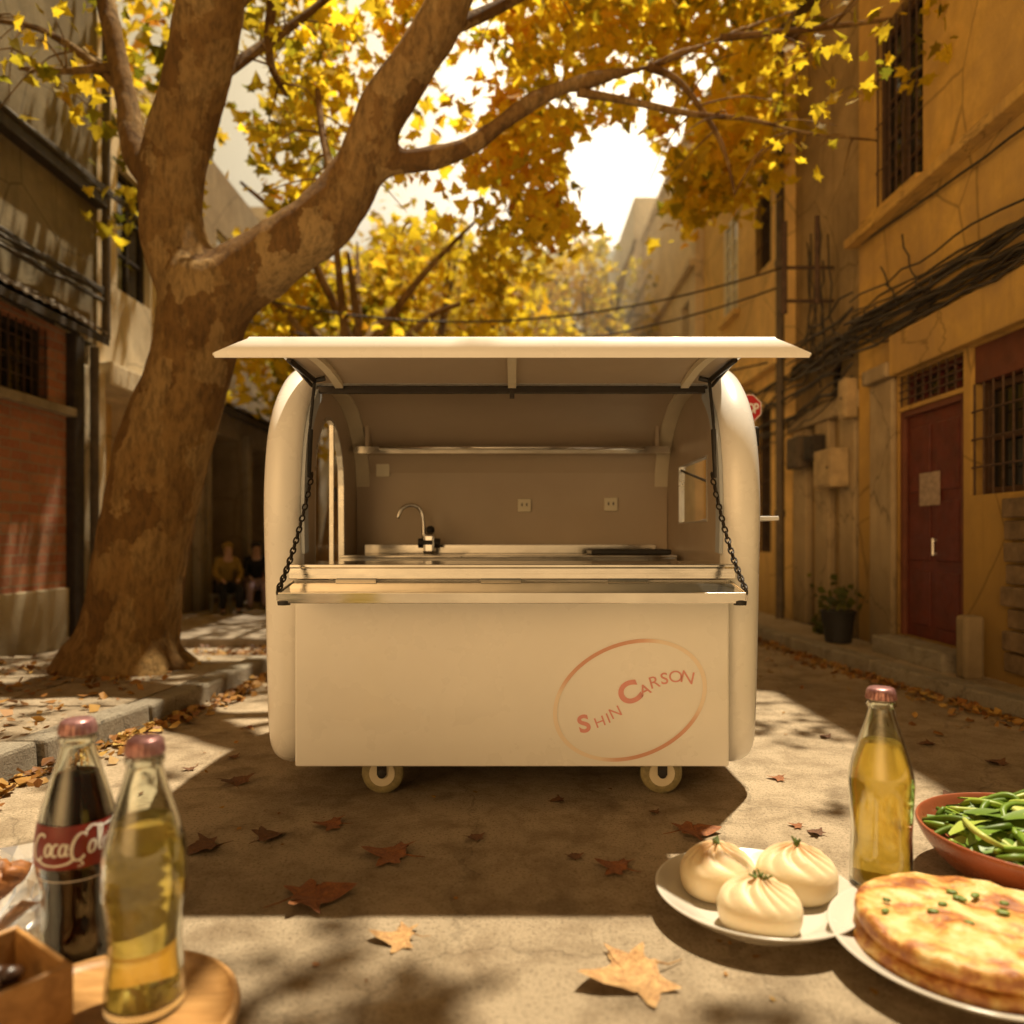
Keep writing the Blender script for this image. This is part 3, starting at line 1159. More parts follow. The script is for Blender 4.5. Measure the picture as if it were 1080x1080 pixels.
for i, (za, zb, d, lb) in enumerate([(4.46, 4.30, .25, 'upper of two black wires crossing the street from the wall bracket'),
                                     (4.30, 4.10, .30, 'lower of two black wires crossing the street from the wall bracket'),
                                     (3.45, 3.9, .2, 'faint lowest wire crossing the street behind the cart roof')]):
    b = MB()
    b.tube(sag((3.27, 9.1 + .3 * i, za), (-4.8, 10.0 + .6 * i, zb + .5), d + .45, 40), .013, 6)
    tag(b.build('power_wire', M['cable'], smooth=True), lb, 'wire')

# ------------------------------------------------------------------ golden haze hanging in the far half of the street


def hazemat():
    m = bpy.data.materials.new('street_haze')
    m.use_nodes = True
    t = m.node_tree
    t.nodes.clear()
    o = t.nodes.new('ShaderNodeOutputMaterial')
    v = t.nodes.new('ShaderNodeVolumeScatter')
    v.inputs['Color'].default_value = (1.0, 0.88, 0.60, 1)
    v.inputs['Density'].default_value = 0.036
    v.inputs['Anisotropy'].default_value = 0.35
    t.links.new(v.outputs[0], o.inputs['Volume'])
    return m


M['haze'] = hazemat()
struct(MB().box(-16, 16, 12.6, 43, 0.02, 22).build('haze', M['haze']))

# ------------------------------------------------------------------ trees
OUT = []     # plane-tree leaf outline (five lobes), stem at origin, tip at y=1
LOBES = [(0.0, 0.02), (0.16, 0.10), (0.42, -0.02), (0.36, 0.20), (0.60, 0.40), (0.30, 0.44), (0.24, 0.62), (0.0, 1.0)]
OUT = LOBES + [(-x, y) for x, y in LOBES[-2:0:-1]]


def leaf_into(mb, c, size, nrm, spin, rnd, curl=0.25):
    q = Vector((0, 0, 1)).rotation_difference(nrm).to_matrix() @ Matrix.Rotation(spin, 3, 'Z')
    cu = curl * rnd.uniform(-1, 1)
    fo = rnd.uniform(0.05, 0.35)
    vs = []
    for (x, y) in [(0, 0.42)] + OUT:
        z = cu * (y - .4) ** 2 - fo * abs(x)
        vs.append(c + q @ (Vector((x, y - .42, z)) * size))
    n = len(OUT)
    mb.add(vs, [(0, 1 + i, 1 + (i + 1) % n) for i in range(n)])


def small_leaf(mb, c, size, nrm, spin, rnd):
    q = Vector((0, 0, 1)).rotation_difference(nrm).to_matrix() @ Matrix.Rotation(spin, 3, 'Z')
    pts = [(0, -.5), (.45, -.15), (.28, .2), (0, .55), (-.28, .2), (-.45, -.15)]
    fo = rnd.uniform(0, .3)
    vs = [c + q @ (Vector((x, y, -fo * abs(x))) * size) for x, y in pts]
    mb.add(vs, [(0, 1, 2, 3), (0, 3, 4, 5)])


def rand_n(rnd, flat=0.5):
    v = Vector((rnd.gauss(0, 1), rnd.gauss(0, 1), rnd.gauss(0, 1) + flat))
    return v.normalized()


def remeshed(mb, name, voxel, disp=0.03):
    me = mb.mesh(name)
    o = bpy.data.objects.new(name, me)
    C.objects.link(o)
    r = o.modifiers.new('r', 'REMESH')
    r.mode = 'VOXEL'
    r.voxel_size = voxel
    s = o.modifiers.new('s', 'SMOOTH')
    s.iterations = 8
    s.factor = 0.6
    dg = bpy.context.evaluated_depsgraph_get()
    m2 = bpy.data.meshes.new_from_object(o.evaluated_get(dg))
    bpy.data.objects.remove(o)
    m2.name = name
    for v in m2.vertices:
        p = v.co
        n = v.normal
        d = noise.noise(Vector((p.x * 3, p.y * 3, p.z * 1.2))) * disp + noise.noise(Vector((p.x * 9, p.y * 9, p.z * 5))) * disp * .4
        v.co = p + n * d
    return m2


def chain(spec, Y):
    """spec: (px, py, halfwidth_px, dY)"""
    pts, rad = [], []
    for s in spec:
        y = Y + (s[3] if len(s) > 3 else 0)
        pts.append(P(s[0], s[1], y))
        rad.append(s[2] * y / F)
    return pts, rad


def smooth_chain(pts, rad, k=5):
    op, orr = [], []
    n = len(pts)
    for i in range(n - 1):
        p0, p1, p2, p3 = pts[max(i - 1, 0)], pts[i], pts[i + 1], pts[min(i + 2, n - 1)]
        for j in range(k):
            t = j / k
            op.append(0.5 * ((2 * p1) + (p2 - p0) * t + (2 * p0 - 5 * p1 + 4 * p2 - p3) * t * t + (3 * p1 - p0 - 3 * p2 + p3) * t ** 3))
            orr.append(rad[i] + (rad[i + 1] - rad[i]) * t)
    op.append(pts[-1])
    orr.append(rad[-1])
    return op, orr


TY = 6.35
tree = thing('plane_tree', 'big leaning plane tree with mottled bark and golden crown on the left pavement', 'tree', P(135, 700, TY))
tb = MB()


def limb(spec, n=14, Y=TY, mb=tb):
    p, r = smooth_chain(*chain(spec, Y))
    mb.tube(p, r, n)
    return p, r


limb([(120, 725, 66), (128, 702, 60), (137, 670, 50), (146, 610, 46), (157, 550, 46), (168, 490, 47), (184, 440, 45), (198, 395, 43), (210, 345, 45), (220, 305, 50), (222, 285, 42)], 20)
limb([(212, 330, 36), (190, 270, 35), (180, 225, 33), (184, 165, 33), (204, 100, 32), (218, 30, 34, -.1), (226, -40, 33, -.2), (240, -140, 30, -.3), (235, -260, 22, -.3)], 16)
limb([(222, 320, 40), (255, 292, 37), (300, 262, 33), (342, 230, 31), (378, 180, 28), (406, 112, 26, -.1), (456, 37, 25, -.2), (486, -25, 24, -.2), (540, -130, 18, -.2), (580, -240, 12, -.2)], 16)
limb([(166, 200, 16), (143, 160, 15, .15), (130, 95, 13, .25), (115, 20, 11, .35), (100, -60, 9, .5)], 10)
limb([(388, 176, 16), (425, 171, 13), (488, 158, 12, .1), (547, 117, 11, .2), (584, 96, 9.5, .3), (636, 81, 8, .5), (684, 70, 6.5, .7), (760, 40, 5, .9), (840, 10, 3, 1.1)], 10)
# roots
for (px, py, dy) in ((62, 712, .1), (95, 722, -.5), (150, 724, -.45), (195, 708, -.1), (172, 716, -.35), (200, 700, .3)):
    limb([(140, 660, 26), ((140 + px) / 2, 690, 20, dy * .5), (px, py, 9, dy), (px + (px - 140) * .4, py + 8, 4, dy * 1.3)], 10)
link('trunk', remeshed(tb, 'trunk', 0.045, 0.03), M['bark'], tree, smooth=True)
br = MB()
BR = []
for sp in ([(610, 97, 5, .4), (666, 107, 4, .6), (729, 120, 3.2, .8), (790, 126, 2.2, 1.0), (850, 140, 1.5, 1.2), (925, 148, 1, 1.3)],
           [(684, 70, 5, .7), (720, 90, 3.5, .9), (760, 150, 2.5, 1.0), (775, 205, 1.4, 1.1)],
           [(290, -20, 6, .5), (283, 40, 5, .6), (288, 75, 4, .7), (303, 102, 2, .8)],
           [(335, 95, 3, .9), (340, 140, 4, .7), (352, 190, 5, .3)],
           [(456, 37, 9, -.2), (520, 10, 7, .3), (600, -30, 5, .6), (700, -60, 3, 1.0)],
           [(218, 40, 10, -.1), (280, -30, 8, .5), (360, -90, 6, 1.0)],
           [(130, 95, 7, .25), (90, 60, 5, .5), (40, 30, 3, .6), (-20, 20, 2, .6)],
           [(125, 70, 5, .25), (70, 75, 3.5, .4), (20, 72, 2, .4)],
           [(204, 100, 8, 0), (260, 60, 6, .6), (330, 10, 4, 1.0), (400, -50, 3, 1.4)],
           [(486, -25, 9, -.2), (620, -90, 6, .2), (760, -110, 4, .4), (900, -90, 2.5, .5)],
           [(760, 40, 4, .9), (860, 30, 3, .9), (940, 20, 2, .9)]):
    BR.append(limb(sp, 7, TY, br))
rt = random.Random(61)
for pts, rad in BR:
    for k in range(7):
        i0 = rt.randrange(len(pts) // 3, len(pts))
        p = pts[i0]
        L = rt.uniform(.35, .9)
        d = Vector((rt.gauss(0, .6), rt.gauss(0, .6), rt.uniform(-.5, .35))).normalized() * L
        m_ = p + d * .5 + Vector((rt.gauss(0, .05), rt.gauss(0, .05), .05))
        br.tube(*smooth_chain([p, m_, p + d + Vector((0, 0, -.08))], [min(rad[i0], .012), .007, .003], 3), 5)
br.build('branch', M['bark'], tree, smooth=True)


def gap(px, py):
    """where the photo shows sky or house walls between the leaves"""
    if ((px - 648) / 54) ** 2 + ((py - 188) / 56) ** 2 < 1:
        return True
    if ((px - 245) / 32) ** 2 + ((py - 205) / 62) ** 2 < 1:
        return True
    return False


def culled(q, r):
    """keep the sunlit patches of the street open: leaves whose shadow would fall there are thinned out"""
    t = q.z / sd.z
    x, y = q.x - sd.x * t, q.y - sd.y * t
    if .9 < x < 2.4 and 2 < y < 5.7:
        return r.random() < .95
    if -2.3 < x < -1.05 and 3.4 < y < 6.4:
        return r.random() < .72
    if -3.9 < x < -1.6 and 6.6 < y < 10.8:
        return r.random() < .95
    if -1.1 < x <= .9 and 1.2 < y < 2.5:
        return True
    if x < -3.6 and 5 < y < 9:
        return r.random() < .5
    t = (q.x + 4.9) / sd.x
    if t > 0 and .4 < q.z - sd.z * t < 7 and 6.5 < q.y - sd.y * t < 15:
        return r.random() < .8
    return False


def dens_a(px, py):
    if px < 110:
        return 0.10 if 45 < py < 110 or py < 0 else 0.0
    if py > 250:
        return 0
    if gap(px, py):
        return 0.0
    if px < 265:
        return 0.55 if py < 130 else 0.3
    if px < 560:
        return 1.0 if py < 180 else .6
    if px < 592:
        return 1.0
    if px < 720:
        return (1.0 if py < 95 else 0.6 if py < 140 else 0.4)
    lim = 235 - (px - 720) * 0.60
    if px < 975 and py < lim:
        return 0.72 if py < lim - 70 else .62
    return 0.05 if (px < 960 and py < 160) else 0


rl = random.Random(99)
cr, cg, tw = MB(), MB(), MB()
cnt = 0
tries = 0
while cnt < 2150 and tries < 60000:
    tries += 1
    px, py = rl.uniform(-60, 990), rl.uniform(-110, 250)
    d = dens_a(px, py)
    nz = noise.noise(Vector((px * .013, py * .013, 3.3)))
    if rl.random() > d * (0.55 + nz * 1.3):
        continue
    right = px > 690
    Y = rl.uniform(8.6, 10.4) if right else rl.uniform(7.6, 11.0)
    if px > 820:
        Y = rl.uniform(6.0, 6.9)
    if px < 110:
        Y = rl.uniform(6.5, 7.2)
    c = P(px, py, Y)
    cnt += 1
    k = rl.randint(4, 9)
    for _ in range(k):
        q = c + Vector((rl.gauss(0, .17), rl.gauss(0, .2), rl.gauss(0, .13))) * (Y / 7.4)
        qx, qy = CX + q.x * F / q.y, CY - (q.z - H) * F / q.y
        if gap(qx, qy) and rl.random() < .93:
            continue
        if culled(q, rl):
            continue
        green = (px < 330 and rl.random() < .7) or rl.random() < .12
        leaf_into(cg if green else cr, q, rl.uniform(.085, .19) * (Y / 7.4), rand_n(rl, .6), rl.uniform(0, 6.3), rl)
# part of the crown hanging over the street nearer the viewer, above the picture: dapples the ground
for (gx, gy, r, k) in ((-0.60, 1.66, .26, 24), (-.22, 2.02, .10, 8), (-.35, 1.88, .12, 9), (.15, 1.72, .16, 6), (.62, 1.9, .12, 7), (-.85, 2.02, .14, 9), (-.45, 2.2, .09, 6), (.35, 1.6, .2, 9), (.0, 1.55, .2, 9), (1.9, 4.6, .2, 5), (1.5, 3.4, .12, 3), (-1.5, 2.7, .3, 10), (-2.3, 3.9, .4, 16),
                       (-3.2, 4.6, .5, 34), (-.95, 1.9, .2, 6), (-3.4, 5.2, .5, 24)):
    z = rl.uniform(5.6, 6.6)
    for _ in range(k):
        gz = z + rl.gauss(0, .35)
        t = gz / sd.z
        q = Vector((gx + rl.gauss(0, r), gy + rl.gauss(0, r * .7), 0)) + sd * t
        leaf_into(cr, q, rl.uniform(.12, .2), rand_n(rl, .8), rl.uniform(0, 6.3), rl)
cro = cr.build('crown', M['leaf'], tree, recalc=False)
cg.build('crown', M['leafgreen'], tree, recalc=False)


def back_tree(x, y, h, rx, rz, zc, n, label, lean, size, mats, seed, keep):
    r = random.Random(seed)
    t = thing('plane_tree', label, 'tree', (x, y, 0.1), 'plane trees farther down the street')
    mb = MB()
    pts = [Vector((x, y, 0)), Vector((x + lean * .2, y, 1.2)), Vector((x + lean * .6, y, 2.4)), Vector((x + lean, y, zc - .6))]
    mb.tube(*smooth_chain(pts, [.26, .2, .17, .13]), 10)
    for i in range(9):
        a = r.uniform(0, 6.28)
        e = Vector((x + lean + cos(a) * rx * .75, y + sin(a) * rx * .75, zc + r.uniform(-.2, rz * .8)))
        s = pts[2].lerp(pts[3], r.uniform(.2, 1))
        mid = s.lerp(e, .5) + Vector((0, 0, r.uniform(.1, .5)))
        mb.tube(*smooth_chain([s, mid, e], [.09, .055, .02]), 6)
    mb.build('trunk', M['bark'], t, smooth=True)
    l1 = MB()
    k = 0
    cc = Vector((x + lean, y, zc))
    guard = 0
    while k < n and guard < n * 30:
        guard += 1
        v = Vector((r.gauss(0, 1), r.gauss(0, 1), r.gauss(0, 1))).normalized() * (r.random() ** .45)
        c = cc + Vector((v.x * rx, v.y * rx, v.z * rz))
        if noise.noise(c * .9) < -.08 or c.z < 2.0:
            continue
        qx, qy = CX + c.x * F / c.y, CY - (c.z - H) * F / c.y
        if not keep(qx, qy):
            continue
        for _ in range(6):
            q = c + Vector((r.gauss(0, .2), r.gauss(0, .2), r.gauss(0, .16)))
            k += 1
            if culled(q, r):
                continue
            leaf_into(l1, q, r.uniform(*size) * 1.05, rand_n(r, .6), r.uniform(0, 6.3), r)
    l1.build('crown', mats, t, recalc=False)


def keep_b(px, py):
    return not gap(px, py) and (px < 600 or py > 235) and px < 700


back_tree(-2.7, 11.2, 7, 2.5, 2.2, 4.6, 4300, 'yellow green plane tree behind the cart left of centre', 0.5, (.12, .2), M['leaf'], 5, keep_b)
back_tree(-1.9, 15.5, 8, 3.0, 2.6, 5.2, 4600, 'golden plane tree directly behind the cart roof', 0.3, (.13, .22), M['leaf'], 6, keep_b)
back_tree(-2.6, 21, 9, 3.4, 3.2, 6.0, 4400, 'farther golden plane tree in the middle of the view', 0.8, (.16, .26), M['leaf'], 8, keep_b)
back_tree(-3.5, 12.9, 7, 1.5, 1.4, 4.5, 1900, 'small olive green tree just right of the big trunk', 0.1, (.1, .17), M['leafgreen'], 9, lambda a, b_: keep_b(a, b_) and a > 262)
back_tree(1.9, 19, 8, 1.9, 1.7, 6.9, 2000, 'golden tree right of centre beyond the cart roof', 0.1, (.13, .22), M['leaf'], 15, lambda a, b_: not gap(a, b_) and a < 700)
back_tree(-0.2, 30, 9, 3.8, 3.0, 5.6, 4000, 'distant pale golden tree at the end of the street', 0.3, (.2, .34), M['leaf'], 12, keep_b)

# ------------------------------------------------------------------ leaf litter (nobody could count it) and single fallen leaves
lt = MB()
rk = random.Random(31)
for _ in range(1700):
    y = rk.uniform(3.6, 22) if rk.random() < .5 else rk.uniform(4, 11)
    x = lerp_pts(KR, y) - abs(rk.gauss(0, .13)) - .02
    if rk.random() < .04:
        x -= rk.uniform(0, .8)
    small_leaf(lt, Vector((x, y, rk.uniform(.006, .03))), rk.uniform(.025, .08), rand_n(rk, 2.5), rk.uniform(0, 6.3), rk)
struct(lt.build('leaf_litter', M['litter'], recalc=False), 'stuff')
lt = MB()
for _ in range(2600):
    u = rk.random()
    if u < .55:
        y = rk.uniform(6.3, 8.3)
        x = rk.gauss(-2.2, .45)
        if x < lerp_pts(KL, y) and y < 7.05:
            continue
        z = .01 + rk.uniform(0, .04)
    elif u < .8:
        y = rk.uniform(3.2, 7)
        x = lerp_pts(KL, y) + abs(rk.gauss(0, .10)) + .02
        z = .01 + rk.uniform(0, .03)
    else:
        y = rk.uniform(4, 6.9)
        x = rk.uniform(-4.8, -2.6)
        z = .135 + rk.uniform(0, .015)
    small_leaf(lt, Vector((x, y, z)), rk.uniform(.025, .085), rand_n(rk, 2.5), rk.uniform(0, 6.3), rk)
struct(lt.build('leaf_litter', M['litter'], recalc=False), 'stuff')
lt = MB()
for _ in range(700):
    x, y = rk.uniform(-3, 3.2), rk.uniform(1.0, 12)
    if noise.noise(Vector((x * 1.1, y * 1.1, 0))) < 0.02:
        continue
    small_leaf(lt, Vector((x, y, .006)), rk.uniform(.008, .03), rand_n(rk, 4), rk.uniform(0, 6.3), rk)
struct(lt.build('leaf_crumbs', M['litter'], recalc=False), 'stuff')


def fallen_leaf_mesh(seed):
    r = random.Random(seed)
    mb = MB()
    n = len(OUT)
    vs = []
    sub = []
    for i in range(n):           # refine and jag the outline
        a, b_ = Vector((*OUT[i], 0)), Vector((*OUT[(i + 1) % n], 0))
        for j in range(3):
            p = a.lerp(b_, j / 3)
            if j:
                p += Vector((r.uniform(-.03, .03), r.uniform(-.03, .03), 0))
            sub.append(p)
    rings = [.0, .35, .7, 1.0]
    ctr = Vector((0, .40, 0))
    ph = [r.uniform(0, 6.28) for _ in range(4)]
    amp = r.uniform(.10, .17)

    def zf(p):
        a = math.atan2(p.y - .4, p.x)
        d = (p - ctr).length
        return amp * d * (1 + sin(2 * a + ph[0])) * 1.1 + .05 * sin(9 * p.x + ph[1]) * d + .06 * d * d * sin(5 * a + ph[2]) + .015
    vs.append(ctr + Vector((0, 0, zf(ctr))))
    m = len(sub)
    for k in rings[1:]:
        for p in sub:
            q = ctr + (p - ctr) * k
            q.z = zf(q)
            vs.append(q)
    fs = [(0, 1 + i, 1 + (i + 1) % m) for i in range(m)]
    for k in range(2):
        for i in range(m):
            i2 = (i + 1) % m
            fs.append((1 + k * m + i, 1 + k * m + i2, 1 + (k + 1) * m + i2, 1 + (k + 1) * m + i))
    mb.add(vs, fs)
    mb.tube([(0, .05, zf(Vector((0, .05, 0))) + .005), (.03, -.12, .03), (.08, -.32, .02)], [.014, .011, .008], 5)
    return mb


LF = []
for i, (mk) in enumerate(('dry_red', 'dry_tan', 'dry_brown')):
    LF.append((fallen_leaf_mesh(40 + i).mesh('fallen_leaf'), M[mk]))


def fallen(px, py, wpx, kind, rz, label, group=None, tilt=0.0):
    me, m = LF[kind]
    Y = H * F / (py - CY)
    o = bpy.data.objects.new('fallen_leaf', me)
    if not me.materials:
        me.materials.append(m)
        me.polygons.foreach_set('use_smooth', [True] * len(me.polygons))
    C.objects.link(o)
    s = wpx * Y / F / 1.15
    o.scale = (s, s, s * 1.0)
    o.location = P(px, py, Y)
    o.location.z = .004
    o.rotation_euler = (tilt, 0, rz)
    o.location = o.location - Matrix.Rotation(rz, 3, 'Z') @ Vector((0, .4 * s, 0))
    tag(o, label, 'leaf', group or 'fallen leaves lying on the street')
    return o


fallen(662, 1032, 112, 1, 1.9, 'largest tan leaf on the sunlit ground in front of the bun plate')
fallen(333, 948, 84, 0, -1.2, 'russet leaf half in sun at the shadow edge left of centre')
fallen(410, 903, 62, 0, 1.3, 'russet leaf in the cart shadow, left of centre')
fallen(418, 991, 58, 1, 1.55, 'flat pale leaf on sunlit ground just in front of the cart shadow')
fallen(733, 879, 56, 0, -1.5, 'russet leaf in the shadow behind the bun plate')
fallen(648, 916, 46, 0, 1.0, 'curled leaf in the shadow left of the bun plate')
fallen(348, 871, 38, 0, 1.6, 'small russet leaf in shadow between the left caster and bottles')
fallen(248, 826, 40, 2, .4, 'dark leaf in shadow under the cart left corner')
fallen(215, 897, 50, 2, 2.2, 'dark brown leaf in shadow just behind the lemon drink bottle')
fallen(285, 884, 40, 2, -.8, 'dark flattened leaf in the cart shadow right of the bottles')
fallen(820, 822, 22, 0, 1.2, 'small orange leaf on sunlit street right of the cart')
SM = 'small dry leaf lying on the street'
for (px, py, wd, k, rz) in ((500, 885, 24, 2, .3), (588, 846, 20, 2, 1.5), (605, 905, 22, 2, .1), (840, 872, 18, 0, 1), (1050, 806, 26, 2, .3), (978, 786, 20, 2, 1.2),
                            (1000, 838, 18, 2, 2.2), (870, 778, 16, 2, 0.4), (860, 880, 22, 2, .6), (905, 800, 12, 2, 1),
                            (245, 800, 16, 2, .8), (200, 812, 16, 2, .2), (262, 768, 14, 0, 2), (140, 838, 14, 2, 1), (1062, 842, 14, 2, .7),
                            (690, 858, 14, 2, .7)):
    fallen(px, py, wd, k, rz, SM, 'small dry leaves scattered on the street')

# ------------------------------------------------------------------ food cart
cart = thing('food_cart', 'cream white retro food cart with its serving hatch propped open in the street', 'food cart', (0, 4.35, 0))
PROF = [(3.80, .145), (3.70, .165), (3.62, .24), (3.585, .45), (3.565, .75), (3.55, 1.0), (3.532, 1.25), (3.532, 1.42), (3.555, 1.58), (3.60, 1.72),
        (3.68, 1.845), (3.80, 1.955), (3.95, 2.04), (4.12, 2.095), (4.36, 2.115)]
FULL = PROF + [(8.72 - y, z) for y, z in PROF[-2::-1]]


def resample(path, k=4):
    p = [Vector((0, y, z)) for y, z in path]
    q, _ = smooth_chain(p, [0] * len(p), k)
    return [(v.y, v.z) for v in q]


FULLS = resample(FULL)
for s in (-1, 1):
    sect = [(.985, -.055), (.985, -.01), (.992, .012), (1.012, .030), (1.04, .044), (1.075, .049), (1.11, .043), (1.138, .026), (1.155, 0), (1.162, -.03), (1.16, -.06)]
    MB().sweep(FULLS, [(x * s, o) for x, o in sect]).build('end_cap', M['paint'], cart, smooth=50)
    # grey lip on the inside of the hatch opening
    up = [p for p in FULLS if p[0] < 3.86 and p[1] > 1.08]
    MB().sweep(up, [(.984 * s, -.075), (.984 * s, -.004), (.968 * s, -.004), (.968 * s, -.075)]).build('hatch_seal', M['seal'], cart, smooth=50)

# side walls with openings
inner = [(y, z) for y, z in FULLS]
low = [p for p in inner]


def side_wall(s, hole, xo, xi):
    outer = [Vector((y, z, 0)) for y, z in FULLS if z > .16]
    # pull inwards a little so the wall sits inside the cap
    cc = Vector((4.36, 1.1, 0))
    outer = [cc + (p - cc) * .965 for p in outer]
    hl = [Vector((y, z, 0)) for y, z in hole]
    tris = tessellate_polygon([outer, hl])
    pts = outer + hl
    mb = MB()
    n = len(pts)
    vs = [(s * xo, p.x, p.y) for p in pts] + [(s * xi, p.x, p.y) for p in pts]
    fs = [tuple(t) for t in tris] + [tuple(i + n for i in reversed(t)) for t in tris]
    o0 = len(outer)
    for i in range(len(hl)):
        a, b_ = o0 + i, o0 + (i + 1) % len(hl)
        fs.append((a, b_, b_ + n, a + n))
    mb.add(vs, fs)
    return mb


def arch(y0, y1, z0, zs, zt, n=12):
    c = (y0 + y1) / 2
    r = (y1 - y0) / 2
    return [(y0, z0), (y1, z0)] + [(c + r * cos(pi * i / n), zs + (zt - zs) * sin(pi * i / n)) for i in range(n + 1)]


hole_l = arch(4.02, 4.72, .98, 1.52, 1.90)
hole_r = [(4.06, 1.29), (4.76, 1.29), (4.76, 1.65), (4.06, 1.65)]
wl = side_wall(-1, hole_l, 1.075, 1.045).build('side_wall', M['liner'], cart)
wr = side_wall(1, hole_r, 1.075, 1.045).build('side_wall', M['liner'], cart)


def frame_loop(loop, s, x, wd, th, name, m, parent):
    c = Vector((sum(p[0] for p in loop) / len(loop), sum(p[1] for p in loop) / len(loop)))
    mb = MB()
    n = len(loop)
    vs = []
    for k in (0, 1):
        for (y, z) in loop:
            d = (Vector((y, z)) - c)
            q = Vector((y, z)) - d.normalized() * wd * k
            for xx in (x - th / 2, x + th / 2):
                vs.append((s * xx, q.x, q.y))
    fs = []
    for i in range(n):
        j = (i + 1) % n
        o_, i_ = 2 * i, 2 * n + 2 * i
        oj, ij = 2 * j, 2 * n + 2 * j
        fs += [(o_, oj, ij, i_), (o_ + 1, oj + 1, ij + 1, i_ + 1), (o_, oj, oj + 1, o_ + 1), (i_, ij, ij + 1, i_ + 1)]
    mb.add(vs, fs)
    return mb.build(name, m, parent)


dl = frame_loop(hole_l, -1, 1.06, .022, .034, 'door_window', M['alu'], cart)
mbx = MB()
mbx.box(-1.072, -1.048, 4.45, 4.475, .99, 1.88)
mbx.build('mullion', M['alu'], dl)
MB().box(-1.047, -1.035, 4.45, 4.475, 1.42, 1.50).build('latch', M['dark_metal'], dl, bevel=.004)
mbx = MB()
mbx.add([(-1.060, y, z) for y, z in hole_l], [tuple(range(len(hole_l)))])
mbx.build('glass', M['thinglass'], dl)
wn = frame_loop(hole_r, 1, 1.06, .022, .034, 'side_window', M['alu'], cart)
mbx = MB()
mbx.add([(1.06, y, z) for y, z in hole_r], [(0, 1, 2, 3)])
mbx.build('glass', M['thinglass'], wn)
mbx = MB()
mbx.tube([(1.05, 4.70, 1.62), (1.12, 4.2, 1.50)], .008, 6)
mbx.build('stay', M['dark_metal'], wn)
# fold-out flap outside the right window
mbx = MB()
mbx.box(1.165, 1.41, 4.0, 4.70, 1.296, 1.318)
mbx.tube([(1.12, 4.2, 1.33), (1.20, 4.2, 1.318)], .01, 6)
mbx.build('side_shelf', M['paint'], cart, bevel=.006)
mbx = MB()
mbx.box(1.145, 1.235, 3.78, 3.83, 1.66, 1.76)
mbx.build('marker_lamp', M['black'], cart, bevel=.01)

# roof, back and ceiling
hi = [p for p in FULLS if not (p[0] < 3.84)]
MB().sweep(hi, [(-.99, .0), (.99, .0), (.99, -.03), (-.99, -.03)]).build('roof_shell', M['paint'], cart, smooth=50)
hin = [p for p in FULLS if not (p[0] < 3.86) and p[1] > .3]
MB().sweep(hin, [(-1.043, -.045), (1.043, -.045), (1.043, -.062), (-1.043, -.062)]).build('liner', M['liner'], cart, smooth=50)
mbx = MB()
mbx.box(-1.04, 1.04, 5.085, 5.10, .3, 1.72)
mbx.build('back_panel', M['liner'], cart)
for s in (-1, 1):
    hb_ = [p for p in FULLS if p[0] > 4.0 and p[1] > .9]
    sct = [(1.043 * s, -.064), (1.043 * s, -.085), (.955 * s, -.085), (.955 * s, -.064)]
    MB().sweep(hb_, sct).build('corner_strip', M['trim'], cart, smooth=50)
mbx = MB()
mbx.box(-1.04, 1.04, 3.62, 5.05, .19, .22)
mbx.build('floor_pan', M['dark_metal'], cart)

# front panel + emblem
PY = 3.44
mbx = MB()
mbx.box(-.985, .985, PY, PY + .09, .165, 1.012)
fp = mbx.build('front_panel', M['paint'], cart, bevel=.008)
rg = MB()
ec = Vector(((664.3 - CX) * PY / F, H - (738.4 - CY) * PY / F))
k = PY / F
N = 96
vs, fs = [], []
for i in range(N):
    a = 2 * pi * i / N
    for (A, B) in ((84.0, 61.0), (79.4, 57.2)):
        u, v = A * cos(a), B * sin(a)
        tl = radians(22)
        X = u * cos(tl) - v * sin(tl)
        Z = u * sin(tl) + v * cos(tl)
        vs.append((ec.x + X * k, PY - .003, ec.y + Z * k))
for i in range(N):
    j = (i + 1) % N
    fs.append((2 * i, 2 * j, 2 * j + 1, 2 * i + 1))
rg.add(vs, fs).build('emblem', M['ring'], fp)


def glyph(ch, size, bold=0.0):
    cu = bpy.data.curves.new('t', 'FONT')
    cu.body = ch
    cu.size = size
    cu.align_x = 'CENTER'
    cu.align_y = 'CENTER'
    cu.offset = bold
    o = bpy.data.objects.new('t', cu)
    C.objects.link(o)
    dg = bpy.context.evaluated_depsgraph_get()
    me = bpy.data.meshes.new_from_object(o.evaluated_get(dg))
    bpy.data.objects.remove(o)
    vs = [v.co.copy() for v in me.vertices]
    xs = [v.x for v in vs]
    ys = [v.y for v in vs]
    c = Vector(((min(xs) + max(xs)) / 2, (min(ys) + max(ys)) / 2, 0))
    hgt = max(ys) - min(ys)
    return [(v - c) / hgt for v in vs], [tuple(p.vertices) for p in me.polygons]


lm = MB()
for (ch, gx, gy, hgt, rot, bold) in (('S', 274, 506, 94, 14, .03), ('H', 356, 496, 52, 20, .0), ('I', 399, 477, 52, 22, 0), ('N', 436, 447, 54, 26, 0),
                                    ('C', 508, 345, 118, 24, .035), ('A', 588, 330, 56, 24, .01), ('R', 640, 290, 60, 16, 0), ('S', 690, 272, 60, 8, .01),
                                    ('O', 748, 262, 60, 0, 0), ('N', 810, 266, 62, -12, 0)):
    vs, fs = glyph(ch, 1.0, bold)
    px, py = 560 + gx / 4.909, 660 + gy / 4.909
    s = hgt / 4.909 * k
    R = Matrix.Rotation(radians(rot), 3, 'Z')
    out = []
    for v in vs:
        q = R @ Vector((v.x * s * 1.08, v.y * s, 0))
        out.append((((px - CX) * k) + q.x, PY - .003, H - (py - CY) * k + q.y))
    lm.add(out, fs)
lm.build('lettering', M['pink'], fp)
lmx = MB()

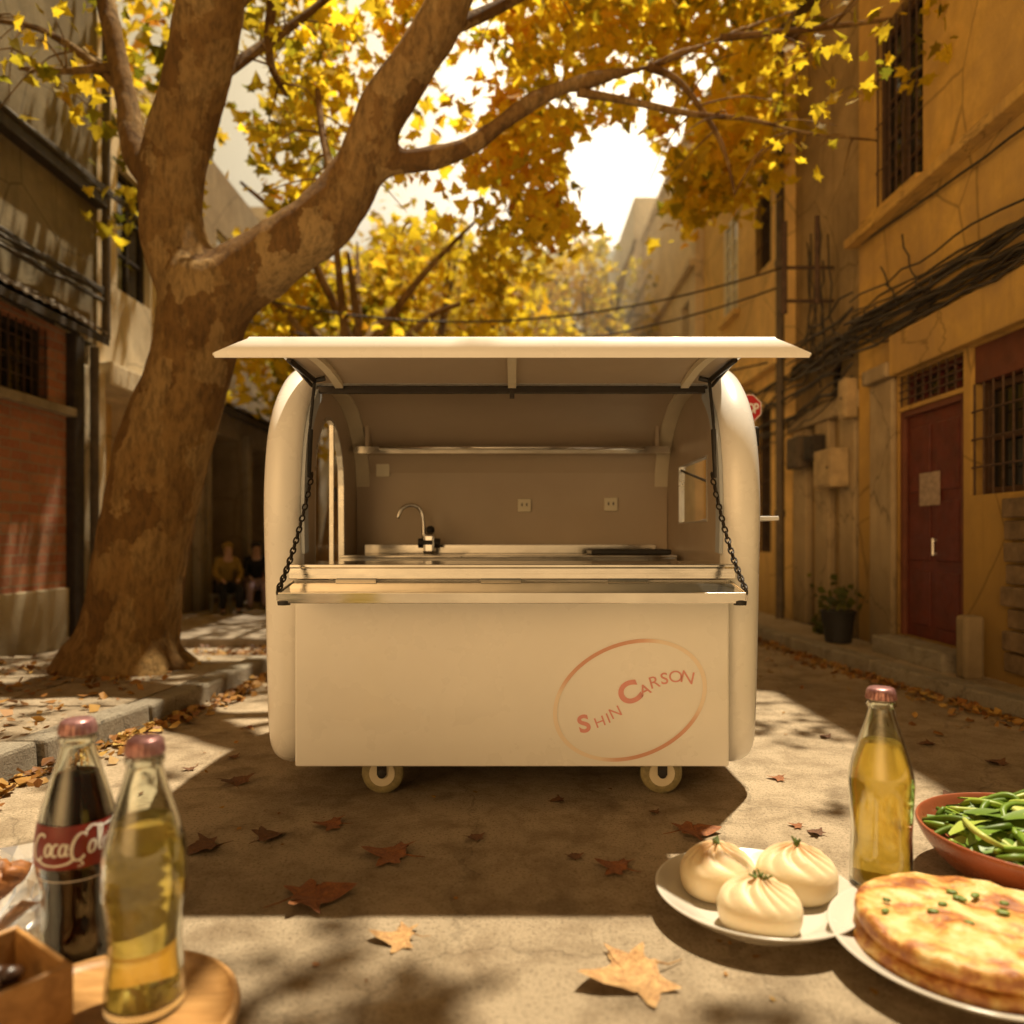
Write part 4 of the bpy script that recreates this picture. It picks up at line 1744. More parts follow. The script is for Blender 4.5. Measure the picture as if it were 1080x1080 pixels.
# steel counter, fascia, serving tray with chains
mbx = MB()
mbx.box(-1.005, 1.005, 3.41, 3.44, 1.018, 1.068)
mbx.box(-1.005, 1.005, 3.40, 3.95, 1.069, 1.084)
mbx.build('counter', M['steel'], cart, bevel=.003)
mbx = MB()
T = Matrix.Translation((0, 3.405, 1.008)) @ Matrix.Rotation(radians(9), 4, 'X')
mbx.box(-.975, .975, -.245, 0, -.012, 0, T)
mbx.box(-.975, .975, -.252, -.2455, -.040, .006, T)
for s in (-1, 1):
    a, b_ = sorted((.9755 * s, .983 * s))
    mbx.box(a, b_, -.25, -.004, -.028, .006, T)
tray = mbx.build('serving_tray', M['steel'], cart, bevel=.002)
for s in (-1, 1):
    q = T @ Vector((.955 * s, -.235, -.03))
    MB().lathe([(.006, -.022), (.026, -.02), (.028, -.004), (.02, 0)], 16, q).build('rubber_foot', M['black'], tray, smooth=40)
# hinge pieces between counter and tray
mbx = MB()
for x in (-.70, -.05, .52):
    mbx.tube([(x - .09, 3.402, 1.012), (x + .09, 3.402, 1.012)], .007, 8)
mbx.build('hinge', M['steel'], tray)


def torus_link(mb, c, tdir, side, L=.040, Wd=.022, r=.0042):
    t = tdir.normalized()
    sd_ = (side - t * side.dot(t)).normalized()
    pts = []
    for i in range(13):
        a = 2 * pi * i / 12
        pts.append(c + t * cos(a) * L / 2 + sd_ * sin(a) * Wd / 2)
    mb.tube(pts, r, 5, False)


for s in (-1, 1):
    a = Vector((.955 * s, 3.62, 1.50 + .0))
    b_ = T @ Vector((.978 * s, -.235, .012))
    ch = MB()
    n = int((b_ - a).length / .031)
    for i in range(n + 1):
        t = i / n
        p = a.lerp(b_, t) + Vector((0, 0, -.10 * 4 * t * (1 - t) * .5))
        d = (b_ - a)
        sd1 = Vector((1, 0, 0)) if i % 2 else d.cross(Vector((1, 0, 0)))
        torus_link(ch, p, d, sd1)
    ch.build('chain', M['dark_metal'], cart, smooth=True)

# upper shelf, sockets, work counter, tap
mbx = MB()
mbx.box(-1.0, 1.0, 4.83, 5.083, 1.752, 1.760)
mbx.box(-1.0, 1.0, 4.822, 4.829, 1.742, 1.785)
shf = mbx.build('shelf', M['steel'], cart)
mbx = MB()
for x in (-.93, .93):
    mbx.box(x - .012, x + .012, 4.86, 5.0, 1.762, 2.02)
mbx.build('shelf_bracket', M['liner'], shf)
mbx = MB()
mbx.tube([(-.84, 4.80, 1.775), (.84, 4.80, 1.775)], .009, 8)
mbx.build('rail', M['chrome'], shf, smooth=True)
for (px, py) in ((404, 496), (553, 533), (644, 532)):
    q = P(px, py, 5.08)
    so_ = MB().box(q.x - .045, q.x + .045, 5.062, 5.084, q.z - .045, q.z + .045).build('socket', M['plastic'], cart, bevel=.006)
    if px > 450:
        MB().box(q.x - .02, q.x - .012, 5.058, 5.0615, q.z - .006, q.z + .014).box(q.x + .012, q.x + .02, 5.058, 5.0615, q.z - .006, q.z + .014).build('slots', M['dark_metal'], so_)
mbx = MB()
mbx.box(-1.03, -.30, 4.52, 4.70, 1.085, 1.10)
mbx.box(-1.03, -.80, 4.70, 5.06, 1.085, 1.10)
mbx.box(-.30, .985, 4.52, 5.06, 1.085, 1.10)
mbx.box(-.80, -.30, 4.98, 5.06, 1.085, 1.10)
mbx.box(-1.03, .985, 4.52, 4.55, 1.02, 1.0845)
mbx.box(-.98, .96, 5.045, 5.06, 1.1005, 1.16)
mbx.build('work_counter', M['steel'], cart, bevel=.003)
mbx = MB()
for (x0, x1, y0, y1) in ((-.80, -.79, 4.70, 4.98), (-.31, -.30, 4.70, 4.98)):
    mbx.box(x0, x1, y0, y1, .88, 1.084)
mbx.box(-.79, -.31, 4.70, 4.71, .88, 1.084)
mbx.box(-.79, -.31, 4.97, 4.98, .88, 1.084)
mbx.box(-.79, -.31, 4.71, 4.97, .88, .89)
mbx.build('sink', M['steel'], cart)
mbx = MB()
mbx.box(.48, .96, 4.56, 4.9, 1.101, 1.135)
mbx.build('hotplate', M['black'], cart, bevel=.01)
tap = MB()
q = P(452, 566, 4.9)
tap.box(q.x - .035, q.x + .045, 4.86, 4.94, 1.10, 1.235)
tapo = tap.build('tap', M['chrome'], cart, bevel=.02)
sp = [Vector((q.x - .03, 4.9, 1.20)), Vector((q.x - .035, 4.9, 1.33)), Vector((q.x - .06, 4.89, 1.395)), Vector((q.x - .11, 4.87, 1.415)), Vector((q.x - .165, 4.85, 1.39)), Vector((q.x - .19, 4.84, 1.33))]
MB().tube(*smooth_chain(sp, [.013] * 6), 10).build('spout', M['chrome'], tapo, smooth=True)
MB().lathe([(.02, 0), (.028, .01), (.026, .035), (.01, .045)], 16, (q.x + .012, 4.9, 1.236)).build('knob', M['black'], tapo, smooth=True)
MB().box(q.x - .03, q.x + .03, 4.852, 4.859, 1.16, 1.19).build('display', M['black'], tapo)
for s in (-1, 1):
    MB().tube([(q.x + .005 + s * .04, 4.9, 1.17), (q.x + .005 + s * .07, 4.9, 1.17)], .032, 12).build('valve', M['black'], tapo, smooth=40)

# hatch lid
LID = [(3.85, 1.995), (3.70, 2.022), (3.50, 2.040), (3.30, 2.038), (3.12, 2.020), (3.03, 2.006)]
LID = resample(LID, 4) + [(2.992, 1.996), (2.978, 1.986), (2.958, 1.958), (2.940, 1.922)]
LID = LID[::-1]


def lid_half(z):
    t = max(0.0, min(1.0, (z - 1.922) / .064))
    return 1.158 - .118 * t


lm2 = MB()
vs, fs = [], []
for (y, z) in LID:
    h_ = lid_half(z) if y < 3.02 else lid_half(1.99)
    vs += [(-h_, y, z), (h_, y, z), (h_, y + .004, z - .022), (-h_, y + .004, z - .022)]
nL = len(LID)
for i in range(nL - 1):
    for k_ in range(4):
        k2 = (k_ + 1) % 4
        fs.append((4 * i + k_, 4 * i + k2, 4 * i + 4 + k2, 4 * i + 4 + k_))
fs += [(0, 1, 2, 3), tuple(4 * (nL - 1) + q_ for q_ in (3, 2, 1, 0))]
lid = lm2.add(vs, fs).build('hatch_lid', M['paint'], cart, smooth=40, bevel=.003)
lw = 1.168
inn = [p for p in LID if 3.0 < p[0] < 3.8]
MB().sweep(inn, [(-1.01, -.024), (1.01, -.024), (1.01, -.034), (-1.01, -.034)]).build('lid_liner', M['liner'], lid, smooth=40)
for x in (-.86, 0.0, .86):
    MB().sweep(inn, [(x - .02, -.035), (x + .02, -.035), (x + .02, -.06), (x - .02, -.06)]).build('lid_rib', M['trim'], lid, smooth=40)
mbx = MB()
mbx.box(-lw + .005, lw - .005, 2.943, 2.960, 1.910, 1.9215)
mbx.build('lid_edge', M['trim'], lid, bevel=.003)
mbx = MB()
mbx.box(-.98, .98, 3.80, 3.835, 1.93, 1.965)
hb2 = mbx.build('hinge_bar', M['dark_metal'], cart, bevel=.004)
mbx = MB()
mbx.box(-.012, .012, 3.775, 3.80, 1.90, 2.0)
mbx.build('lock_bracket', M['dark_metal'], hb2)
for s in (-1, 1):
    a = Vector((.985 * s * .985, 3.60, 1.49))
    m_ = Vector((.965 * s, 3.62, 1.72))
    e = Vector((.955 * s, 3.67, 1.965))
    t_ = Vector((1.00 * s, 3.40, 2.000))
    mbx = MB()
    mbx.tube([a, m_], .016, 10)
    mbx.tube([m_, e], .008, 8)
    mbx.tube([e, e + Vector((-.05 * s, 0, .01))], .012, 8)
    mbx.build('gas_strut', M['black'], cart, smooth=40)
    mbx = MB()
    mbx.tube([e, t_], .013, 8)
    mbx.tube([e + Vector((0.02 * s, .03, -.02)), t_ + Vector((.01 * s, .06, .01))], .009, 8)
    mbx.build('support_arm', M['dark_metal'], cart, smooth=40)

# wheels
for (px, py, Y) in ((404, 821, 3.74), (697, 817, 3.74)):
    x = (px - CX) * 3.58 / F
    for yy in (3.58, 4.95):
        wm = MB()
        R0 = Matrix.Translation((x, yy, .100)) @ Matrix.Rotation(radians(90), 4, 'X')
        wm.lathe([(.055, -.026), (.083, -.026), (.097, -.015), (.10, 0), (.097, .015), (.083, .026), (.055, .026)], 32, (0, 0, 0), None, R0)
        wo = wm.build('wheel', M['tyre'], cart, smooth=40)
        MB().lathe([(.02, -.031), (.06, -.031), (.062, 0), (.06, .031), (.02, .031)], 24, (0, 0, 0), None, R0).build('rim', M['trim'], wo, smooth=40)
        MB().lathe([(.008, -.045), (.02, -.043), (.022, 0), (.02, .043), (.008, .045)], 16, (0, 0, 0), None, R0).build('hub', M['black'], wo, smooth=40)
        fk = MB()
        for sy in (-1, 1):
            a_, b_ = sorted((yy + .036 * sy, yy + .042 * sy))
            fk.box(x - .022, x + .022, a_, b_, .095, .19)
        fk.box(x - .05, x + .05, yy - .05, yy + .05, .19, .20)
        fk.build('fork', M['dark_metal'], wo)

# ------------------------------------------------------------------ octagonal sign behind the cart
sg = thing('stop_sign', 'small red octagonal sign on a pole half hidden behind the cart right edge', 'sign', (1.735, 5.63, 0))
MB().tube([(1.735, 5.63, 0), (1.735, 5.63, 2.2)], .022, 10).build('pole', M['dark_metal'], sg, smooth=40)
sx, sz, sr = 1.735, H + (568 - 431) * 5.6 / F, .112
oc = [(sx + sr * cos(pi / 8 + i * pi / 4), sz + sr * sin(pi / 8 + i * pi / 4)) for i in range(8)]
mbx = MB()
mbx.add([(x, 5.59, z) for x, z in oc] + [(x, 5.603, z) for x, z in oc], [tuple(range(8)), tuple(range(15, 7, -1))] + [(i, (i + 1) % 8, 8 + (i + 1) % 8, 8 + i) for i in range(8)])
pl = mbx.build('plate', M['red'], sg)
mbx = MB()
vs, fs = [], []
for i in range(8):
    for r_ in (.985, .93):
        vs.append((sx + (oc[i][0] - sx) * r_, 5.587, sz + (oc[i][1] - sz) * r_))
for i in range(8):
    j = (i + 1) % 8
    fs.append((2 * i, 2 * j, 2 * j + 1, 2 * i + 1))
mbx.add(vs, fs).build('border', M['white'], pl)
mbx = MB()
for ch, dx in (('S', -.066), ('T', -.022), ('O', .022), ('P', .066)):
    vs, fs = glyph(ch, 1, .02)
    mbx.add([(sx + dx + v.x * .075 * .72, 5.586, sz + v.y * .075) for v in vs], fs)
mbx.build('lettering', M['white'], pl)

# ------------------------------------------------------------------ foreground: bottles
COLA = [(.118, 0.0), (.138, .006), (.142, .03), (.139, .10), (.131, .20), (.130, .26), (.139, .36), (.150, .43), (.152, .49), (.149, .555), (.136, .63),
        (.118, .70), (.098, .77), (.077, .84), (.066, .885), (.063, .905), (.070, .915), (.070, .93), (.060, .938), (.058, .97)]
STRAIGHT = [(.118, 0.0), (.140, .006), (.146, .03), (.144, .14), (.141, .28), (.146, .42), (.151, .50), (.150, .56), (.138, .63),
            (.118, .70), (.096, .77), (.075, .84), (.064, .885), (.062, .905), (.069, .915), (.069, .93), (.060, .938), (.058, .97)]


def prof_r(prof, z):
    for (a, b_) in zip(prof, prof[1:]):
        if a[1] <= z <= b_[1]:
            return a[0] + (b_[0] - a[0]) * (z - a[1]) / max(1e-9, b_[1] - a[1])
    return prof[-1][0]


def fine_prof(prof):
    p = [Vector((r, 0, z)) for r, z in prof]
    q, _ = smooth_chain(p, [0] * len(p), 4)
    return [(v.x, v.z) for v in q]


def bottle(loc, hgt, prof, liquid, level, label, ribs=0, scr=None):
    t = thing('bottle', label, 'bottle', loc, 'glass drink bottles')
    pr = fine_prof(prof)
    loc = Vector(loc)

    def rib(r, z, a):
        if ribs and (.05 < z / hgt < .36 or .60 < z / hgt < .80):
            r *= 1 + .016 * (abs(cos(a * ribs / 2)) - .5)
        if .43 < z / hgt < .57 and ribs:
            r *= 1 + .006 * sin(z / hgt * 150)
        return r, z
    th = .009
    mb = MB()
    outer = [(r * hgt, z * hgt) for r, z in pr]
    innr = [(max(.012, r * hgt - th), max(z * hgt, .022)) for r, z in pr if z > .02]
    mb.lathe(outer + innr[::-1], 48, loc, rib)
    mb.build('glass_body', M['glass'], t, smooth=True)
    lq = [(max(.01, r * hgt - th - .0015), z * hgt) for r, z in pr if .034 < z < level]
    top = lq[-1]
    MB().lathe([(lq[0][0] * .9, lq[0][1] - .001)] + lq + [(top[0] * .98, top[1] + .001)], 48, loc, rib).build('drink', liquid, t, smooth=60)
    cz = .945 * hgt
    cp = MB()

    def crimp(r, z, a):
        if z < cz + .02:
            r *= 1 + .035 * cos(a * 21)
        return r, z
    R_ = .067 * hgt
    cp.lathe([(R_ * .98, cz), (R_ * 1.06, cz + .002), (R_ * 1.02, cz + .018), (R_ * .96, cz + .034), (R_ * .80, cz + .040), (R_ * .3, cz + .041)], 84, loc, crimp)
    cp.build('cap', M['cap'], t, smooth=50)
    return t


b1 = bottle((1.265, 2.60, .0), .688, STRAIGHT, M['amber'], .74, 'amber drink bottle with pink cap standing alone beside the greens bowl')
BZ = .052
b2 = bottle((-1.225, 2.14, 0.0), .69, COLA, M['cola'], .79, 'dark cola bottle with white script lettering on a red band', 0)
b3 = bottle((-.905, 1.87, BZ), .655, COLA, M['lemon'], .70, 'pale lemon drink bottle standing on the round wooden board before the cola bottle', 18)

# red band and white script on the cola bottle
hg = .69
bl = Vector((-1.225, 2.14, 0.0))
view = math.atan2(-bl.y, -bl.x)     # direction from the bottle to the viewer
cpf = fine_prof(COLA)


def on_bottle(u, v, off):
    """u: -1..1 round the front, v: 0..1 up the band"""
    z = (.455 + v * .15)
    r = prof_r(cpf, z) * hg + off
    a = view + u * 1.20
    return Vector((bl.x + r * cos(a), bl.y + r * sin(a), bl.z + z * hg))


bd = MB()
nu, nv = 40, 6
bd.add([on_bottle(-1.35 + 2.7 * i / nu, -.05 + 1.1 * j / nv, .0015) for j in range(nv + 1) for i in range(nu + 1)],
       [(j * (nu + 1) + i, j * (nu + 1) + i + 1, (j + 1) * (nu + 1) + i + 1, (j + 1) * (nu + 1) + i) for j in range(nv) for i in range(nu)])
bandm = simple('red_band_print', (0.20, 0.018, 0.012), 0.35, var=.2, scale=20)
lb_ = bd.build('band', bandm, b2, smooth=True)


def arcpts(cx, cy, rx, ry, a0, a1, n=12, sl=.35):
    o = []
    for i in range(n + 1):
        a = radians(a0 + (a1 - a0) * i / n)
        y = cy + ry * sin(a)
        o.append((cx + rx * cos(a) + sl * (y - .45) * .42, y))
    return o


STK = []


def word(x, cap):
    # big C with a long flourish
    s = arcpts(x + .17, .52, .155, .34, 52, 318, 18)
    STK.append((s, .055))
    return x + .33


def lo(x, k):
    STK.append((arcpts(x + .075, .47, .065, .155, 95, 455, 16), .05))
    return x + .165


def lc(x):
    STK.append((arcpts(x + .075, .47, .068, .155, 60, 310, 12), .05))
    return x + .15


def la(x):
    STK.append((arcpts(x + .07, .47, .062, .15, 60, 420, 14), .048))
    STK.append(([(x + .165, .62), (x + .13, .40), (x + .145, .33), (x + .185, .36)], .046))
    return x + .20


def ll(x):
    STK.append(([(x + .05, .45), (x + .14, .85), (x + .115, .97), (x + .07, .90), (x + .05, .5), (x + .07, .34), (x + .115, .36)], .046))
    return x + .13


x = -1.0
x = word(x, 1)
x = lo(x, 1)
x = lc(x)
x = la(x)
STK.append(([(x, .50), (x + .05, .52)], .045))
x = word(x + .02, 1)
x = lo(x, 1)
x = ll(x)
x = la(x)
STK.append(([(-.86, .20), (-.70, .10), (-.45, .07), (-.2, .12), (-.08, .22)], .06))
STK.append(([(.02, .18), (.1, .06), (.0, .02)], .03))
STK.append(([(.16, .88), (.3, 1.0), (.5, .93), (.72, .96), (.85, 1.04)], .055))
STK.append(([(-1.2, -.30), (-.6, -.36), (0, -.38), (.6, -.36), (1.2, -.30)], .03))
tx = MB()
for pts, wdt in STK:
    pts = [Vector((a, b_, 0)) for a, b_ in pts]
    if len(pts) < 8:
        pts, _ = smooth_chain(pts, [0] * len(pts), 4)
    n = len(pts)
    vs = []
    for i, p in enumerate(pts):
        t_ = (pts[min(i + 1, n - 1)] - pts[max(i - 1, 0)])
        t_.y *= .55
        t_.normalize()
        nn = Vector((-t_.y, t_.x * 1.8, 0))
        ww = wdt * (.45 + .75 * abs(t_.y)) * .62
        vs += [on_bottle(p.x + nn.x * ww * .8, p.y + nn.y * ww * .8, .0035), on_bottle(p.x - nn.x * ww * .8, p.y - nn.y * ww * .8, .0035)]
    tx.add(vs, [(2 * i, 2 * i + 1, 2 * i + 3, 2 * i + 2) for i in range(n - 1)])
tx.build('lettering', M['white'], lb_)

# wooden board under the two bottles


def woodmat():
    t = NT('board_wood')
    p = t.pos((1, 7, 7))
    f = t.noise(p, 3.2, 7, .65, 1.2)
    t.col(t.ramp(f, [(.3, (.26, .125, .035)), (.55, (.42, .22, .07)), (.75, (.52, .30, .11))]))
    t.set(Roughness=.45)
    t.bump(f, .2, .01)
    return t.m


M['board'] = woodmat()
bo = MB().lathe([(.262, 0.0), (.29, .004), (.303, .02), (.308, .05), (.303, .064), (.292, .066), (.282, .054), (.262, .0505), (.15, .050), (.02, .050)], 72, (-.97, 1.80, 0)).build('serving_board', M['board'], None, smooth=50)
tag(bo, 'round rimmed wooden board under the lemon drink bottle', 'board')

# small wooden box with dark food, bottom left corner
bx = thing('wooden_box', 'small open wooden box of dark food at the bottom left corner', 'box', (-1.254, 1.667, 0))
Tb = Matrix.Translation((-1.254, 1.667, .067)) @ Matrix.Rotation(radians(144.4), 4, 'Z')
mb = MB()
mb.box(-.15, .15, -.21, .21, 0, .02, Tb)
for s in (-1, 1):
    a, b_ = sorted((.135 * s, .15 * s))
    mb.box(a, b_, -.21, .21, .0201, .155, Tb)
    a, b_ = sorted((.195 * s, .21 * s))
    mb.box(-.1349, .1349, a, b_, .0201, .153, Tb)
mb.build('case', M['board'], bx, bevel=.006)
df = MB()
rq = random.Random(4)
for i in range(60):
    c = Tb @ Vector((rq.uniform(-.10, .10), rq.uniform(-.16, .16), rq.uniform(.04, .12)))
    df.lathe([(.006, -.02), (.022, -.012), (.026, 0), (.02, .013), (.005, .02)], 8, c, lambda r, z, a: (r * (1 + .25 * sin(3 * a)), z))
fo = df.build('dark_snack', simple('dark_braised_food', (.05, .022, .01), .35, var=.5, scale=30), None, smooth=True)
tag(fo, 'dark braised morsels filling the small wooden box', 'food')

# foil tray behind the box, left edge
ft = MB()
rq = random.Random(14)
ring = []
nn_, nr = 40, 7
vs = []
fc = Vector((-1.60, 2.24, 0))
for j in range(nr):
    for i in range(nn_):
        a = 2 * pi * i / nn_
        r = .05 + .26 * j / (nr - 1)
        z = .02 + (.17 * (j / (nr - 1)) ** 2.2)
        jit = .024 * (j / (nr - 1) + .2)
        vs.append(fc + Vector(((r + rq.uniform(-jit, jit)) * cos(a), (r + rq.uniform(-jit, jit)) * sin(a), z + rq.uniform(-jit, jit))))
fs = [(j * nn_ + i, j * nn_ + (i + 1) % nn_, (j + 1) * nn_ + (i + 1) % nn_, (j + 1) * nn_ + i) for j in range(nr - 1) for i in range(nn_)] + [tuple(range(nn_))]
ft.add(vs, fs)
fo = ft.build('clear_bowl', clear('crumpled_clear_film', (.86, .86, .84), 1.3, .12, .75), None)
tag(fo, 'crumpled clear plastic bowl at the left edge behind the cola bottle', 'bowl')
fd = MB()
for i in range(13):
    a = rq.uniform(0, 6.28)
    r = rq.uniform(0, .16)
    c = fc + Vector((r * cos(a), r * sin(a), .135 + rq.uniform(-.02, .045)))
    ph = rq.uniform(0, 6.28)
    k_ = rq.uniform(.8, 1.35)
    fd.lathe([(.004, -.028 * k_), (.035 * k_, -.02 * k_), (.05 * k_, 0), (.036 * k_, .018 * k_), (.004, .026 * k_)], 14, c,
             lambda r, z, a: (r * (1 + .22 * sin(3 * a + ph) + .12 * sin(5 * a - ph)), z + .012 * sin(2 * a + ph)),
             Matrix.Rotation(rq.uniform(-.7, .7), 3, 'X') @ Matrix.Rotation(rq.uniform(-.7, .7), 3, 'Y'))
fo = fd.build('fried_snack', simple('orange_fried_food', (.32, .12, .03), .5, var=.5, scale=25, bump=.4), None, smooth=True)
tag(fo, 'orange fried pieces heaped in the clear bowl at the left edge', 'food')

# ------------------------------------------------------------------ bun plate
PL = (.78, 2.42, 0)


def plate(loc, R, hgt, label, name='plate'):
    pr = [(R * .50, 0), (R * .60, .002), (R * .62, .012), (R * .80, hgt * .45), (R * .96, hgt * .86), (R * .995, hgt * .96), (R, hgt), (R * .985, hgt * 1.03),
          (R * .94, hgt * .95), (R * .78, hgt * .62), (R * .66, hgt * .42), (R * .55, hgt * .36), (R * .02, hgt * .36)]
    o = MB().lathe(fine_prof(pr), 80, loc).build(name, M['ceramic'], None, smooth=True)
    return tag(o, label, 'plate')


plate(PL, .318, .085, 'white plate holding three steamed buns on the ground')
zb_ = .085 * .36


def bunmat():
    t = NT('steamed_dough')
    p = t.pos(obj=True)
    s = t.n('ShaderNodeSeparateXYZ')
    t.l(p, s.inputs[0])
    top = t.n('ShaderNodeMapRange')
    top.inputs[1].default_value = .105
    top.inputs[2].default_value = .165
    t.l(s.outputs[2], top.inputs[0])
    nz = t.noise(p, 14, 5, .6)
    f = t.math('MULTIPLY', top.outputs[0], t.ramp(nz, [(.35, .2), (.65, 1)]))
    c = t.mix(f, (.76, .62, .39), (.50, .24, .07))
    t.col(c)
    t.set(Roughness=.5)
    t.b.inputs['Subsurface Weight'].default_value = .25
    t.b.inputs['Subsurface Radius'].default_value = (.03, .018, .008)
    t.bump(t.noise(p, 50, 4), .12, .01)
    return t.m


M['bun'] = bunmat()
M['herb'] = simple('green_herb', (.10, .14, .02), .6, var=.4, scale=40)


def bun(px, py, Y, R, ph, label):
    loc = Vector(((px - CX) * Y / F, Y, zb_))
    o = None
    hb3 = R * 1.26
    pr = [(R * .74, 0), (R * .84, .004), (R * .93, .016), (R * .985, .038), (R, .062), (R * .985, hb3 * .5), (R * .90, hb3 * .66), (R * .74, hb3 * .80), (R * .55, hb3 * .90), (R * .36, hb3 * .965), (R * .20, hb3 * 1.0),
          (R * .12, hb3 * 1.02), (R * .07, hb3 * .99), (R * .02, hb3 * .96)]
    pr = fine_prof(pr)

    def pleat(r, z, a):
        t = max(0.0, min(1.0, (z - hb3 * .58) / (hb3 * .40)))
        a2 = a + t * .6
        w_ = abs(sin((a2 + ph + .25 * sin(2 * a + ph)) * 5.5)) ** .8
        r2 = r * (1 - .075 * t * (1 - w_) * (1 if r > R * .15 else .3)) * (1 + .03 * sin(2 * a + ph))
        z2 = z - .014 * t * (1 - w_) * min(1, r / (R * .3))
        return r2, z2
    th = thing('steamed_bun', label, 'bun', loc, 'steamed buns on the plate')
    me = MB().lathe(pr, 156, (0, 0, 0), pleat).mesh('dough')
    o = link('dough', me, M['bun'], None, True)
    o.parent = th
    hb = MB()
    rq = random.Random(int(px))
    for i in range(9):
        a = rq.uniform(0, 6.28)
        r = rq.uniform(0, R * .15)
        c = Vector((r * cos(a), r * sin(a), hb3 * 1.0))
        hb.tube([c, c + Vector((rq.gauss(0, .009), rq.gauss(0, .009), .010 + rq.uniform(0, .012)))], [.0045, .003], 5)
    ho = link('herb_topping', hb.mesh('herb_topping'), M['herb'])
    ho.parent = th
    return th


bun(757, 925, 2.52, .124, .2, 'steamed bun at the back left of the plate')
bun(840, 922, 2.50, .127, 1.1, 'steamed bun at the back right of the plate')
bun(801, 950, 2.28, .120, 2.0, 'front steamed bun nearest the viewer on the plate')

# ------------------------------------------------------------------ pancake plate
PC = (1.275, 2.11, 0)
plate(PC, .368, .085, 'larger white plate under the flatbread at the right edge')


def panmat():
    t = NT('fried_flatbread')
    p = t.pos()
    big = t.noise(p, 7.5, 6, .6, .5)
    fine = t.noise(p, 34, 6, .7)
    c = t.ramp(t.math('ADD', t.math('MULTIPLY', big, .75), t.math('MULTIPLY', fine, .25)),
               [(.38, (.22, .06, .012)), (.45, (.40, .15, .028)), (.51, (.58, .33, .08)), (.60, (.66, .50, .23))])
    t.col(c)
    t.set(Roughness=.42)
    t.b.inputs['Subsurface Weight'].default_value = .1
    t.b.inputs['Subsurface Radius'].default_value = (.02, .01, .004)
    nb = t.bump(big, .7, .03)
    t.bump(fine, .5, .01, nb)
    return t.m


M['pan'] = panmat()
zp = .085 * .36
fl = thing('flatbread', 'thick golden fried flatbread topped with scallion on the right plate', 'flatbread', (PC[0], PC[1], zp))


def disc(R, z0, h, seed):
    def fn(r, z, a):
        k_ = noise.noise(Vector((cos(a) * 1.6, sin(a) * 1.6, seed)))
        r2 = r * (1 + .035 * k_)
        z2 = z + (.014 * noise.noise(Vector((r * 9 * cos(a), r * 9 * sin(a), seed + 3))) + .006 * noise.noise(Vector((r * 26 * cos(a), r * 26 * sin(a), seed)))) * (1 if z > z0 + h * .4 else 0)
        return r2, z2
    pr = [(R * .93, z0), (R * .985, z0 + .012), (R, z0 + h * .5), (R * .985, z0 + h * .82), (R * .94, z0 + h), (R * .85, z0 + h * 1.04)]
    pr = fine_prof(pr) + [(R * (.85 - .85 * i / 26 + .001), z0 + h * (1.04 + .05 * i / 26)) for i in range(1, 27)]
    return MB().lathe(pr, 96, (PC[0], PC[1], 0), fn)


disc(.302, zp, .062, 1.0).build('lower_layer', M['pan'], fl, smooth=True)
disc(.298, zp + .063, .055, 5.0).build('upper_layer', M['pan'], fl, smooth=True)
rq = random.Random(77)
M['scallion'] = simple('scallion_green', (.13, .19, .03), .4, var=.3, scale=40)
for i in range(11):
    a = rq.uniform(0, 6.28)
    r = rq.uniform(.02, .2)
    c = Vector((PC[0] - .06 + r * cos(a), PC[1] + .02 + r * sin(a), zp + .121 + .003))
    MB().lathe([(.006, 0), (.013, .001), (.015, .007), (.012, .011), (.005, .010)], 12, c, lambda rr, z, aa, k=rq.uniform(.6, 1.1), p=rq.uniform(0, 3): (rr * k * (1 + .28 * sin(2 * aa + p)), z * .8)).build('scallion', M['scallion'], fl, smooth=True)

# ------------------------------------------------------------------ bowl of greens
BC = (1.85, 2.63, 0)
R = .40
pr = [(R * .55, 0), (R * .62, .003), (R * .64, .014), (R * .80, .06), (R * .93, .12), (R * .99, .165), (R, .182), (R * .985, .188), (R * .965, .178), (R * .90, .13), (R * .75, .07), (R * .5, .04), (R * .02, .036)]
bw = MB().lathe(fine_prof(pr), 80, BC).build('bowl', M['clay'], None, smooth=True)
tag(bw, 'terracotta bowl of stir fried greens at the right edge', 'bowl')
gr = MB()
rq = random.Random(55)
for i in range(210):
    a = rq.uniform(0, 6.28)
    r = R * .80 * math.sqrt(rq.random())
    c = Vector((BC[0] + r * cos(a), BC[1] + r * sin(a), .115 + .085 * (1 - (r / R) ** 2) + rq.uniform(-.03, .03)))
    ang = rq.gauss(2.9, .8)
    L = rq.uniform(.12, .3)
    d = Vector((cos(ang), sin(ang), rq.uniform(-.15, .15)))
    bend = Vector((rq.gauss(0, .03), rq.gauss(0, .03), rq.uniform(-.03, .04)))
    pts = [c - d * L / 2, c - d * L / 6 + bend, c + d * L / 6 + bend, c + d * L / 2]
    pts = [p if math.hypot(p.x - BC[0], p.y - BC[1]) < R * .93 else Vector((BC[0], BC[1], p.z)) + (Vector((p.x, p.y, 0)) - Vector((BC[0], BC[1], 0))) * (R * .93 / math.hypot(p.x - BC[0], p.y - BC[1])) for p in pts]
    if i % 2:
        q_, rr = smooth_chain(pts, [.006, .011, .012, .008], 3)
        gr.tube(q_, rr, 6)
    else:
        q_, _ = smooth_chain(pts, [0] * 4, 3)
        wv = d.cross(Vector((rq.uniform(-.4, .4), rq.uniform(-.4, .4), 1))).normalized()
        n = len(q_)
        vs = []
        for j, p in enumerate(q_):
            ww = .040 * sin(pi * (j + .4) / (n + .2))
            vs += [p + wv * ww, p + Vector((0, 0, -.006)), p - wv * ww]
        gr.add(vs, [f for j in range(n - 1) for f in ((3 * j, 3 * j + 1, 3 * j + 4, 3 * j + 3), (3 * j + 1, 3 * j + 2, 3 * j + 5, 3 * j + 4))])


